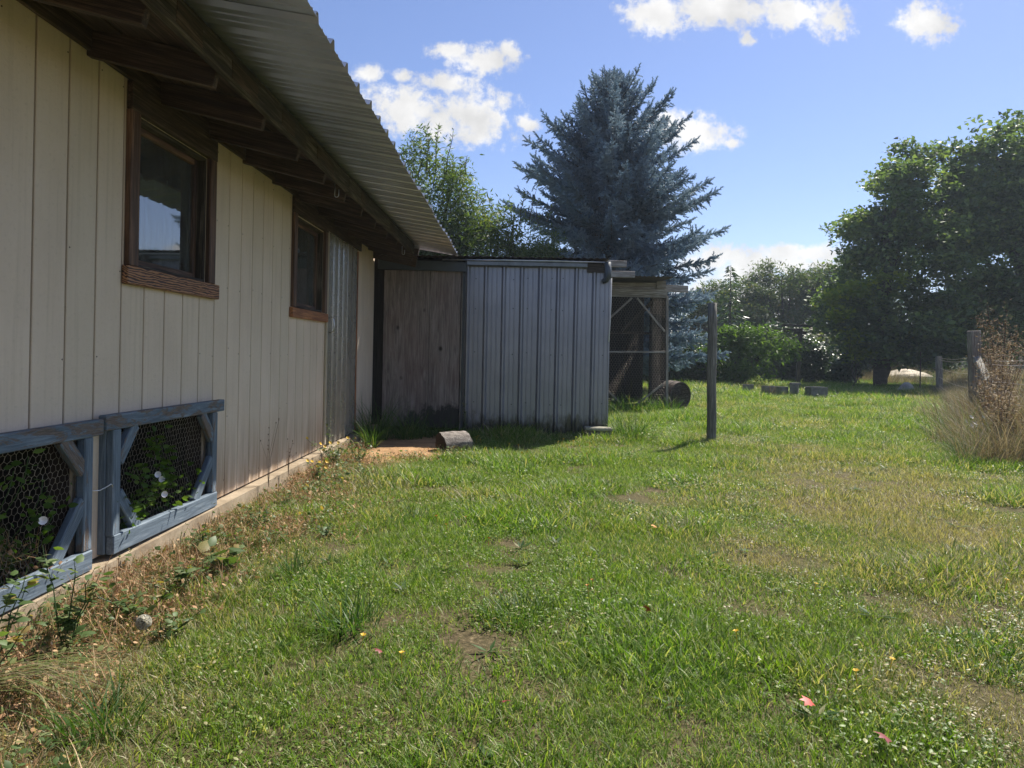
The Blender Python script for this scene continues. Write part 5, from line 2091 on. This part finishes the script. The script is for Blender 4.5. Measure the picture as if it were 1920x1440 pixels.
xs_l, ys_l, sc_l = [], [], []
for (y0, y1, dens, sc, sd) in ((.6, 5.0, 125, 1.0, 1), (5.0, 10.0, 85, 1.15, 2), (10.0, 18, 36, 1.5, 3), (18, 34, 12, 2.3, 4)):
    x, y = lawn_points(y0, y1, dens, seed=sd)
    xs_l.append(x)
    ys_l.append(y)
    sc_l.append(np.full(len(x), sc))
x, y, sc = np.concatenate(xs_l), np.concatenate(ys_l), np.concatenate(sc_l)
r_ = np.random.default_rng(5)
ok = (x > -1.66) & ~((y > SY - .03) & (y < 12.4) & (x < 1.18)) & ~((x < -1.7) & (y > 9)) & ~((x > .9) & (x < 3.0) & (y > CY + .02) & (y < CY + 2.4))
ok &= (in_sawdust(x, y) > .98 + .1 * r_.random(len(x)))
for (cx, cy, rad) in BARE:
    ok &= ((x - cx) ** 2 + ((y - cy) * .8) ** 2 > (rad * r_.uniform(.75, 1.1, len(x))) ** 2)
ok &= ~((x - (5.55 + .51 * (y - 8)) > 0) & (y > 5) & (y < 26) & (r_.random(len(x)) < .7))
dryv = dry_field(x, y)
ok &= r_.random(len(x)) > .30 * np.clip(dryv - .55, 0, 1)
# less around the weedy strip by the wall
ok &= ~((x < -1.35) & (y < 6.6) & (r_.random(len(x)) < .25))
x, y, sc, dryv = x[ok], y[ok], sc[ok], dryv[ok]
r_ = np.random.default_rng(6)
u = r_.random(len(x))
tall = vnoise(x, y, .5, 21)
clov = vnoise(x, y, .7, 22)
idxs = np.where(dryv > .58 + .3 * (u - .5), 9 + (u * 97 % 3).astype(int),
                np.where(clov + .9 * (r_.random(len(x)) - .5) > .74, 7 + (u * 89 % 2).astype(int), np.where(tall > .55, 4 + (u * 83 % 3).astype(int), (u * 79 % 4).astype(int))))
scl = sc * (.58 + .85 * tall) * r_.uniform(.8, 1.25, len(x)) * (1 - .25 * np.clip(dryv, 0, 1))
# ranker grass against the shed and pen
near = np.exp(-((y - SY + .15) / .25) ** 2) * ((x > -.7) & (x < 1.6)) * 1.0
scl = scl * (1 + 1.1 * near)
P = np.stack([x, y, ground_z(x, y) - .004], 1)
dry_var = np.clip(dryv + .12 * r_.normal(size=len(x)), 0, 1.1)
print('lawn tufts', len(x))
scatter('lawn_grass', P, r_.uniform(0, 6.28, len(x)), scl, idxs, lawn_c, {'dry': dry_var},
        'patchy mown lawn with worn straw coloured places and clover', 'grass')

# litter and dead stems along the wall
items = []
for s in range(3):
    items.append((*join(blade_clump(60, .14, .04, .13, .003, 1.1, 200 + s, .4, 2, .5, 0), broadleaf(22, .14, .020, 'oval', .9, .03, 210 + s)), M['litter']))
for s in range(4):
    items.append((*join(broadleaf(34, .12, .030, 'oval', .6, .07, 240 + s), blade_clump(40, .12, .03, .11, .004, .7, 245 + s, .7, 2, .5, .2), broadleaf(20, .1, .018, 'lance', .8, .10, 249 + s)), M['weed_leaf']))
lit_c = tuft_coll('litter_tuft', items)
r_ = np.random.default_rng(8)
n = 420
x = -1.70 + np.abs(r_.normal(0, .24, n))
y = r_.uniform(.7, 6.9, n)
ok = (x < -.7)
x, y = x[ok], y[ok]
x3, y3 = r_.uniform(-1.75, -.5, 46), r_.uniform(6.75, 8.7, 46)
k3 = (in_sawdust(x3, y3) > .72) & (in_sawdust(x3, y3) < 1.15)
x, y = np.concatenate([x, x3[k3]]), np.concatenate([y, y3[k3]])
# also inside the left hatch
x2, y2 = r_.uniform(-2.5, -1.84, 220), r_.uniform(1.0, 2.85, 220)
z2 = .125 + .36 * np.clip((2.85 - y2) / .5, 0, 1) * (.5 + .5 * vnoise(x2, y2, .3, 3))
P = np.concatenate([np.stack([x, y, ground_z(x, y) + .01 + .07 * np.clip((-1.5 - x) / .2, 0, 1) * vnoise(x, y, .4, 4)], 1), np.stack([x2, y2, z2], 1)])
scatter('leaf_litter', P, r_.uniform(0, 6.28, len(P)), r_.uniform(.6, 1.3, len(P)), r_.choice([0, 1, 2, 3, 4, 5, 6], len(P), p=[.29, .29, .28, .035, .035, .035, .035]), lit_c, {},
        'dry brown stems and dead leaves lying along the barn foundation', 'leaf litter')
# the heap inside the left hatch
lump('soil_heap', (-2.12, 1.95, .12), (.24, .85, .33), plain('brown_soil', (.20, .12, .065), .95, 0, .4, 12, .8, .02),
     'brown heap of soil and dead stems behind the left hatch wire', 'soil heap', 5)

# tall dry grass beyond the fence and in the field behind
items = []
items.append((*blade_clump(110, .22, .25, .75, .007, .45, 219, 1.0, 4, .6, .8), M['grass_clump']))
for s in range(2):
    items.append((*blade_clump(70, .24, .35, 1.05, .009, .32, 220 + s, .9, 4, .6, .8), M['dry_grass']))
for s in range(2):
    items.append((*blade_clump(80, .2, .2, .65, .010, .45, 230 + s, 1.1, 4, .6, .8), M['dry_grass']))
dry_c = tuft_coll('dry_tuft', items)
r_ = np.random.default_rng(9)
X_, Y_, S_ = [], [], []
n = 1300
yy = r_.uniform(7.2, 24, n) 
line = np.where(yy < 12.5, 5.25 + .60 * (yy - 8.2), 8.25 + .51 * (yy - 12.5))
xx = line + np.abs(r_.normal(0, .9, n)) - .15
X_.append(xx)
Y_.append(yy)
S_.append(r_.uniform(.6, 1.25, n) * np.clip(.55 + (xx - line) * .4, .5, 1.05) * np.where(yy > 13, .75, 1))
n = 1500
yy = r_.uniform(27.8, 46, n)
xx = r_.uniform(9.5, 30, n)
k_ = (yy > 30.5) | (xx > 15.5)
k_ &= ~((xx < 13.0) & (yy < 34))
X_.append(xx[k_])
Y_.append(yy[k_])
S_.append(r_.uniform(.7, 1.2, k_.sum()))
x, y, s = np.concatenate(X_), np.concatenate(Y_), np.concatenate(S_)
P = np.stack([x, y, np.zeros(len(x))], 1)
scatter('tall_dry_grass', P, r_.uniform(0, 6.28, len(x)), s, r_.integers(0, 5, len(x)), dry_c, {},
        'tall straw coloured grass growing along and beyond the wire fence', 'dry grass')


# ------------------------------------------------------------------ single plants
def dock(loc, h, label, seed, group='brown dock stalks by the fence'):
    """a dead dock plant: branching stalks covered with brown seed clusters"""
    r = np.random.default_rng(seed)
    t = thing('dock_plant', label, 'weed', loc, group)
    st = MB()
    TT = []
    for i in range(7):
        a = r.uniform(0, 6.28)
        ln = r.uniform(.05, .28)
        pts = [Vector((math.cos(a) * ln * h * s ** 1.3, math.sin(a) * ln * h * s ** 1.3, h * r.uniform(.97, 1.03) * s * (1 - .12 * (i % 3)))) for s in np.linspace(0, 1, 6)]
        st.tube(pts, [.006, .005, .0045, .004, .003, .002], 4, cap=False)
        for q in range(120):
            s = .3 + .7 * r.random()
            p = pts[int(s * 4.999)].lerp(pts[min(int(s * 4.999) + 1, 5)], (s * 4.999) % 1)
            TT.append((p.x + r.normal(0, .065), p.y + r.normal(0, .065), p.z + r.normal(0, .04)))
    st.build('stalks', M['dry_stalk'], t)
    TT = np.array(TT)
    tv, tf = leaf_template('lance')
    V, F, k = replicate(tv, tf, rotmats(len(TT), np.abs(r.normal(0, 1.2, len(TT)))), TT, r.uniform(.03, .065, len(TT)))
    mesh_obj('seed_heads', np_mesh('seed_heads', V, F, M['dry_stalk'], {'var': np.repeat(r.random(len(TT)), k)}), t)
    return t


dock((7.78, 11.4, 0), 2.05, 'tallest brown dock stalk right of the braced fence post', 301)
dock((8.25, 11.9, 0), 1.45, 'brown dock stalk with thin top near the picture edge', 302)
dock((6.95, 10.3, 0), 1.35, 'brown dock stalk standing close to the foot of the brace', 303)
dock((7.45, 10.9, 0), 1.75, 'bushy brown dock stalk between fence brace and picture edge', 304)


dock((7.35, 10.8, 0), 1.35, 'low brown dock stalk between the brace foot and the picture edge', 305)
dock((6.35, 9.5, 0), .95, 'short brown dock stalk in front of the fence brace', 306)
dock((6.0, 8.8, 0), .85, 'short brown dock stalk nearest the lawn at the picture edge', 307)
dock((8.35, 12.4, 0), 1.5, 'brown dock stalk just behind the top of the braced post', 308)
dock((5.7, 8.3, 0), .7, 'lowest dock stalk, bent over the pale grass at the picture edge', 309)


def clump(loc, n, R, h0, h1, w, label, seed, m='grass_clump', lean=.45, curve=1.1, cat='grass clump', name='grass_clump', group=None, out=.8):
    V, F, var = blade_clump(n, R, h0, h1, w, lean, seed, curve, 4, .6, out)
    o = mesh_obj(name, np_mesh(name, V, F, M[m], {'var': var}), None, loc)
    return tag(o, label, cat, group)


gz = lambda a, b: float(ground_z(a, b))
CG = 'long grass clumps'
clump((-1.62, 8.15, .02), 260, .16, .25, .75, .008, 'large arching dark grass clump in the corner by the barn door', 401, lean=.4, group=CG)
clump((-1.28, 8.35, .02), 220, .2, .25, .60, .008, 'wide grass clump spreading before the plywood shed wall', 402, lean=.55, group=CG)
clump((-1.52, 7.55, .02), 110, .06, .15, .42, .007, 'small grass clump standing in the sawdust', 403, lean=.3, group=CG)
clump((-.95, 8.75, .0), 260, .3, .12, .35, .007, 'low dark grass along the foot of the plywood', 404, group=CG)
clump((1.42, 8.9, 0), 260, .2, .2, .55, .008, 'tall grass clump at the right corner of the metal shed', 405, group=CG)
clump((1.75, 12.9, 0), 200, .3, .2, .55, .011, 'grass clump left of the pen opening', 406, group=CG)
clump((2.35, 13.3, 0), 260, .4, .2, .5, .011, 'grass clump before the middle of the pen', 407, group=CG)
clump((2.85, 13.4, 0), 220, .3, .15, .45, .011, 'grass clump at the right post of the pen', 408, group=CG)
clump((2.42, 8.70, 0), 120, .11, .06, .17, .006, 'short grass tuft round the foot of the lone post', 409, lean=.6, group=CG)
clump((-.62, 2.70, gz(-.62, 2.70)), 150, .13, .10, .24, .006, 'bright splayed grass clump in the open lawn near the wall strip', 410, lean=.8, group=CG)
clump((-1.02, 3.30, gz(-1.02, 3.3)), 70, .05, .10, .22, .006, 'small pale green grass clump at the lawn edge', 411, lean=.7, group=CG)
clump((-1.14, 1.98, gz(-1.14, 1.98)), 170, .10, .08, .20, .006, 'green grass clump in the bottom left corner', 412, lean=.9, group=CG)
clump((-.62, 4.4, gz(-.6, 4.4)), 110, .14, .06, .16, .005, 'soft grass clump left of the lawn centre', 413, lean=.6, group=CG)
clump((.02, 2.85, gz(.02, 2.85)), 240, .16, .05, .12, .005, 'dense grass tuft behind the bare soil patch', 414, lean=.5, group=CG)
clump((5.75, 9.0, 0), 420, .42, .25, .75, .006, 'green and straw grass clump at the foot of the fence brace', 415, m='dry_grass', lean=.6, group=CG)
clump((6.1, 9.6, 0), 420, .5, .25, .8, .006, 'dense olive grass behind the daisies by the fence', 416, m='grass_clump', lean=.5, group=CG)
clump((5.45, 8.0, 0), 300, .35, .2, .7, .006, 'long pale grass leaning over the lawn at the right picture edge', 417, m='dry_grass', lean=.9, group=CG)
clump((7.3, 11.3, 0), 420, .6, .3, .9, .007, 'arching straw grass round the braced fence post', 418, m='dry_grass', lean=.5, group=CG)
clump((8.0, 12.9, 0), 300, .6, .3, .8, .008, 'arching straw grass behind the braced fence post', 419, m='dry_grass', lean=.6, group=CG)
clump((6.95, 19.4, 0), 60, .12, .2, .55, .012, 'thin dry grass rising beside the hollow blocks', 420, m='dry_grass', lean=.3, group=CG)
# long straw bundle lying at the bottom left
V, F, var = blade_clump(70, .06, .30, .62, .006, 1.35, 421, .25, 4, .6, 1.0)
var = np.where(var > .5, 1.0, var)
keep_ = np.ones(len(V), bool)
Vq = V.reshape(70, -1, 3)
for i in range(70):
    a = random.gauss(.15, .22)
    s = random.uniform(.4, .85)
    seg_n = Vq.shape[1]
    L = .62 * s
    for j in range(seg_n):
        tt = (j // 2) / 4
        w_ = (.0022 * (1 - tt)) * (1 if j % 2 else -1) if j < seg_n - 1 else 0
        bx, by0 = -1.60 + .10 * random.Random(i).random(), 2.02 + .10 * random.Random(i + 99).random()
        Vq[i, j] = (bx + L * tt * math.cos(a) - w_ * math.sin(a), by0 + L * tt * math.sin(a) + w_ * math.cos(a), .03 + .06 * math.sin(math.pi * min(tt * 1.1, 1)) + .01 * (i % 5))
o = mesh_obj('straw_bundle', np_mesh('straw_bundle', Vq.reshape(-1, 3), F, M['dry_grass'], {'var': var}), None)
tag(o, 'flattened bundle of long straw grass lying in the bottom left corner', 'straw')


def weed(loc, h, n, size, label, seed, m='weed_leaf', stems=5, kind='oval', lean=.5, group='leafy weeds along the barn foot', flowers=None, name='leafy_weed', spread=.03):
    r = np.random.default_rng(seed)
    t = thing(name, label, 'weed', loc, group)
    st = MB()
    TT, DD = [], []
    ends = []
    for i in range(stems):
        a = r.uniform(0, 6.28)
        ln = r.uniform(.1, 1) * lean
        hh = h * r.uniform(.6, 1.05)
        pts = [Vector((math.cos(a) * ln * hh * s + r.normal(0, .006), math.sin(a) * ln * hh * s + r.normal(0, .006), hh * s * (1 - .25 * ln * s))) for s in np.linspace(0, 1, 6)]
        st.tube(pts, [.003, .0027, .0024, .002, .0016, .001], 4, cap=False)
        ends.append(pts[-1])
        for q in range(n // stems):
            s = .08 + .92 * r.random()
            k0 = min(int(s * 5), 4)
            p = pts[k0].lerp(pts[k0 + 1], s * 5 - k0)
            b = r.uniform(0, 6.28)
            TT.append((p.x, p.y, p.z))
            DD.append((math.cos(b), math.sin(b), r.uniform(-.2, .7)))
    st.build('stems', M['weed_leaf'], t)
    TT, DD = np.array(TT) + r.normal(0, spread * .3, (len(TT), 3)), np.array(DD)
    tv, tf = leaf_template(kind)
    Rm = frames_from_dir(DD, np.tile(np.array([[0, 0, 1.0]]), (len(DD), 1)) + r.normal(0, .3, (len(DD), 3)))
    V, F, k = replicate(tv, tf, Rm, TT, size * r.uniform(.5, 1.25, len(TT)))
    V[:, 2] = np.maximum(V[:, 2], .003)
    mesh_obj('leaves', np_mesh('leaves', V, F, M[m], {'var': np.repeat(r.random(len(TT)), k)}), t)
    if flowers:
        for q in range(flowers[1]):
            p = ends[q % len(ends)] if q < len(ends) else Vector(TT[int(r.integers(0, len(TT)))])
            f = MB()
            nr = 7
            rad = flowers[2]
            c = Vector((p.x, p.y, p.z + .012))
            nrm = Vector((r.uniform(.2, .8), r.uniform(-1, -.2), r.uniform(.2, .8))).normalized()
            a_ = nrm.cross(Vector((0, 0, 1))).normalized()
            b_ = nrm.cross(a_)
            for k in range(nr):
                t0, t1 = 2 * math.pi * k / nr, 2 * math.pi * (k + .92) / nr
                f.tri(tuple(c - nrm * rad * .5), tuple(c + (a_ * math.cos(t0) + b_ * math.sin(t0)) * rad), tuple(c + (a_ * math.cos(t1) + b_ * math.sin(t1)) * rad))
            f.build('flower', M[flowers[0]], t)
    return t


weed((-1.52, 2.42, 0), .42, 110, .042, 'tall grey green weed with pale leaves against the left hatch rail', 501, stems=5, lean=.45)
weed((-1.60, 2.15, 0), .38, 110, .042, 'tall leafy weed cut by the left picture edge', 502, stems=5, lean=.5)
weed((-1.45, 2.75, 0), .16, 70, .04, 'low green weed before the foundation under the left hatch', 503, stems=8, lean=1.2)
weed((-1.42, 3.02, 0), .15, 60, .045, 'low bright weed under the hook latch', 504, stems=8, lean=1.3)
weed((-1.38, 3.35, 0), .14, 26, .09, 'broad leafed dock rosette near the foundation', 505, stems=8, lean=1.5)
weed((-1.55, 3.55, .02), .18, 90, .028, 'reddish small leafed weed trailing from the right hatch', 506, stems=10, lean=1.3)
weed((-1.45, 4.1, 0), .16, 90, .03, 'low leafy weed on the litter right of the hatch', 507, stems=9, lean=1.4)
weed((-1.50, 4.7, 0), .15, 90, .03, 'low weed below the bare siding', 508, stems=9, lean=1.4)
weed((-1.55, 5.6, 0), .22, 120, .03, 'weed with small yellow flowers near the far foundation', 509, stems=9, lean=.9, flowers=('yellow', 6, .014))
weed((-1.58, 6.25, 0), .32, 160, .035, 'bushy grey green weed hiding the foundation before the door', 510, stems=11, lean=.7, flowers=('yellow', 7, .014))
weed((-1.45, 6.6, 0), .24, 140, .035, 'spreading grey green weed at the edge of the sawdust', 511, stems=11, lean=1.1)
weed((-1.70, 6.5, 0), .45, 40, .03, 'thin tall weed at the left door post', 512, stems=3, lean=.25)
weed((-1.25, 5.9, 0), .12, 60, .03, 'tiny weed in the dry strip by the lawn', 513, stems=8, lean=1.4)
weed((-1.25, 2.6, 0), .12, 60, .035, 'flat weed near the puffy seed head', 514, stems=8, lean=1.4)
weed((-.60, 8.72, 0), .60, 60, .03, 'spindly grey weed leaning on the shed between plywood and metal', 515, stems=3, lean=.35)
weed((-.72, 6.9, 0), .10, 70, .035, 'low bright clover patch beside the log', 516, stems=9, lean=1.6)
weed((-1.05, 4.0, 0), .10, 50, .03, 'flat weed in the brown strip', 517, stems=8, lean=1.5)
weed((5.72, 8.7, 0), .42, 90, .03, 'daisies with white flowers at the foot of the fence weeds', 518, stems=10, lean=.7, flowers=('petal', 8, .028), group='weeds by the fence', name='daisy_plant')
# wispy dry stems in front of the siding
for (yy, hh, sd, lab) in ((4.92, .42, 531, 'wispy dead seed stalk in front of the pale siding'), (5.35, .25, 532, 'short dead stalk in front of the far siding')):
    t = thing('dead_stalk', lab, 'weed', (-1.70, yy, .1), 'dead seed stalks by the wall')
    st = MB()
    r = random.Random(sd)
    for q in range(9):
        a = r.uniform(-.5, .5)
        top = Vector((r.uniform(-.03, .05), a * hh * .7, hh * r.uniform(.6, 1.1)))
        mid = Vector((0, top.y * .35, hh * .5))
        st.tube([(0, 0, 0), mid, top], [.0011, .0008, .0005], 4, cap=False)
        st.tube([top, top + Vector((0, 0, .009))], [.0035, .002], 5)
    st.build('stalks', M['dry_stalk'], t)


# bindweed inside the hatches
def bindweed(name, label, ys, n, seed, flowers, spots):
    r = np.random.default_rng(seed)
    t = thing('bindweed', label, 'climbing plant', (-1.95, (ys[0] + ys[1]) / 2, .13), 'bindweed inside the hatches')
    st = MB()
    TT, DD = [], []
    for (yy, top, dn) in spots:
        pts = [Vector((-1.87 + .12 * s + .03 * math.sin(s * 7 + yy), yy + .05 * math.sin(s * 6 + yy * 3), .13 + (top - .13) * s)) for s in np.linspace(0, 1, 9)]
        st.tube([p - Vector(t.location) for p in pts], .0022, 4, cap=False)
        for q in range(int(dn * 1.8)):
            s = r.random() ** .9
            k0 = min(int(s * 8), 7)
            p = pts[k0].lerp(pts[k0 + 1], s * 8 - k0)
            TT.append((p.x + r.normal(0, .03), p.y + r.normal(0, .045), p.z + r.normal(0, .03)))
            b = r.uniform(-1.2, 1.2)
            DD.append((math.cos(b), math.sin(b), r.uniform(-.6, .6)))
    st.build('stems', M['weed_leaf'], t)
    TT, DD = np.array(TT) - np.array(t.location), np.array(DD)
    tv, tf = leaf_template('oval')
    V, F, k = replicate(tv, tf, frames_from_dir(DD), TT, .036 * r.uniform(.5, 1.3, len(TT)))
    mesh_obj('leaves', np_mesh('leaves', V, F, M['laurel_leaf'], {'var': np.repeat(r.random(len(TT)), k)}), t)
    for (y, z) in flowers:
        f = MB()
        c = Vector((-1.735, y, z)) - Vector(t.location)
        nrm = Vector((.7, -.65, .1)).normalized()
        a_ = nrm.cross(Vector((0, 0, 1))).normalized()
        b_ = nrm.cross(a_)
        for k in range(10):
            t0, t1 = 2 * math.pi * k / 10, 2 * math.pi * (k + 1) / 10
            f.tri(tuple(c - nrm * .014), tuple(c + (a_ * math.cos(t0) + b_ * math.sin(t0)) * .016), tuple(c + (a_ * math.cos(t1) + b_ * math.sin(t1)) * .016))
        f.build('flower', M['petal'], t)


bindweed('bindweed', 'leafy bindweed with white flowers climbing inside the right hatch', (3.2, 4.1), 0, 601, [(3.46, .44), (3.50, .41), (3.53, .33)],
         [(3.30, .52, 26), (3.38, .45, 26), (3.46, .60, 34), (3.52, .66, 44), (3.60, .62, 40), (3.68, .42, 22), (3.86, .45, 12), (3.25, .35, 20)])
bindweed('bindweed', 'bindweed with pale flowers climbing inside the left hatch', (1.5, 2.9), 0, 602, [(2.62, .415)],
         [(2.45, .62, 22), (2.52, .66, 26), (2.60, .56, 26), (2.30, .55, 22), (2.66, .45, 20), (2.15, .6, 20), (1.9, .6, 20)])

# broad leaved rosettes in the lawn
ros = []
for s in range(3):
    ros.append((*broadleaf(11, .05, .055, 'lance', .5, .02, 700 + s, True), M['grass_clump']))
ros_c = tuft_coll('plantain', ros)
r_ = np.random.default_rng(12)
n = 330
y = np.sqrt(r_.uniform(1.2, 110, n))
x = r_.uniform(-1.1, .8 * y + .3, n)
ok = (in_sawdust(x, y) > 1.1) & (y < 8.8)
x, y = x[ok], y[ok]
scatter('lawn_weeds', np.stack([x, y, ground_z(x, y)], 1), r_.uniform(0, 6.28, len(x)), r_.uniform(.5, 1.25, len(x)), r_.integers(0, 3, len(x)), ros_c, {},
        'flat plantain and dandelion rosettes dotted through the lawn', 'lawn weeds')


# dandelion flowers, fallen leaves and petals
def flower_mesh(rad, m):
    f = MB()
    n = 12
    for k in range(n):
        t0, t1 = 2 * math.pi * k / n, 2 * math.pi * (k + .85) / n
        rr_ = rad * (1 if k % 2 else .8)
        f.tri((0, 0, 0), (rr_ * math.cos(t0), rr_ * math.sin(t0), .006), (rr_ * math.cos(t1), rr_ * math.sin(t1), .006))
    f.tube([(0, 0, -.07), (0, 0, 0)], .0015, 4, cap=False)
    me = bpy.data.meshes.new('dandelion')
    me.from_pydata(f.v, [], f.f)
    me.materials.append(M[m])
    return me


fy = flower_mesh(.0105, 'yellow')
fo = flower_mesh(.010, 'orange')
near_fl = [(-.52, 2.50, 0), (-.36, 2.35, 0), (.36, 3.18, 1), (.33, 3.10, 1), (.83, 2.62, 0), (1.29, 2.4, 0), (1.37, 3.2, 0),
           (-.47, 4.35, 1), (-.29, 4.35, 1), (-.39, 4.15, 1), (-.13, 3.9, 1), (1.12, 2.3, 0), (2.3, 3.3, 0), (2.9, 4.3, 0), (3.5, 5.5, 0), (2.9, 6.5, 0)]
for i, (x, y, kk) in enumerate(near_fl):
    o = mesh_obj('dandelion_flower', fo if kk else fy, None, (x, y, gz(x, y) + .055))
    o.rotation_euler = (random.uniform(-.7, .2), random.uniform(-.4, .4), 0)
    dpt = 'nearest' if y < 2.2 else 'near' if y < 2.6 else 'middle' if y < 3.7 else 'far' if y < 5 else 'farthest'
    sd_ = 'left' if x / y < -.1 else 'central' if x / y < .2 else 'right' if x / y < .5 else 'rightmost'
    tag(o, 'small %s flower in the %s %s part of the lawn, %s' % ('orange' if kk else 'yellow', dpt, sd_, ('petals open', 'head tilted', 'low in the grass')[i % 3]),
        'flower', 'orange lawn flowers' if kk else 'yellow lawn flowers')
for i in range(26):
    x, y = random.uniform(-.75, 1.0), random.uniform(6.9, 8.3)
    if in_sawdust(np.array([x]), np.array([y]))[0] < 1.1:
        continue
    o = mesh_obj('dandelion_flower', fy, None, (x, y, gz(x, y) + .08))
    o.rotation_euler = (random.uniform(-.9, 0), random.uniform(-.4, .4), 0)
    o.scale = (1.1, 1.1, 1.1)
    tag(o, 'tiny yellow flower in the grass before the metal shed', 'flower', 'yellow flowers before the shed')
lt_v, lt_f = leaf_template('maple')


def fallen(x, y, s, m, label, rot, tilt=.4, z=.045):
    me = np_mesh('fallen_leaf', lt_v, lt_f, M[m])
    o = mesh_obj('fallen_leaf', me, None, (x, y, gz(x, y) + z))
    o.scale = (s, s, s)
    o.rotation_euler = (tilt, .2, rot)
    tag(o, label, 'leaf', 'fallen coloured leaves')


def gp_(u, v):
    x_, y_ = u - 968, v - 660
    xr_, yr_ = x_ + .019 * y_, y_ - .019 * x_
    Y = 1331 * EYE / yr_
    return xr_ * Y / 1331, Y


fallen(.885, 2.08, .045, 'red', 'bright red leaf on the lawn, lower right', .4)
fallen(.555, 2.82, .05, 'red', 'red leaf half sunk in the grass, right of the bare soil patch', 2.0, .9)
fallen(1.02, 1.89, .05, 'dark_red', 'dark red leaf at the bottom edge of the lawn', 1.0)
fallen(-.01, 2.08, .04, 'dark_red', 'small dark red leaf low in the middle of the lawn', 3.0)
fallen(-.43, 2.38, .035, 'dark_red', 'small dull red leaf left of the lawn middle', 1.4)
fallen(.86, 4.25, .045, 'orange', 'rusty orange leaf far up the worn lawn', .8)
# seed head puff
sp_ = thing('dandelion_clock', 'round pale dandelion seed head in the dry strip by the wall', 'seed head', (-1.325, 2.56, 0))
mb = MB()
mb.tube([(.02, .02, 0), (0, 0, .06)], .0018, 5, cap=False)
mb.build('stem', M['weed_leaf'], sp_)
mb = MB()
r = random.Random(4)
for k in range(240):
    d = Vector((r.gauss(0, 1), r.gauss(0, 1), r.gauss(0, 1))).normalized()
    c = Vector((0, 0, .07))
    a_ = d.cross(Vector((.3, .2, 1))).normalized() * .005
    b_ = d.cross(a_).normalized() * .005
    e_ = c + d * .027
    mb.tri(tuple(e_ + a_), tuple(e_ - a_), tuple(c))
    mb.tri(tuple(e_ + b_), tuple(e_ - b_), tuple(c))
mb.build('seed_fluff', M['fluff'], sp_)
# rust-stained stub at the bottom of the wall
print('done', len(bpy.data.objects))
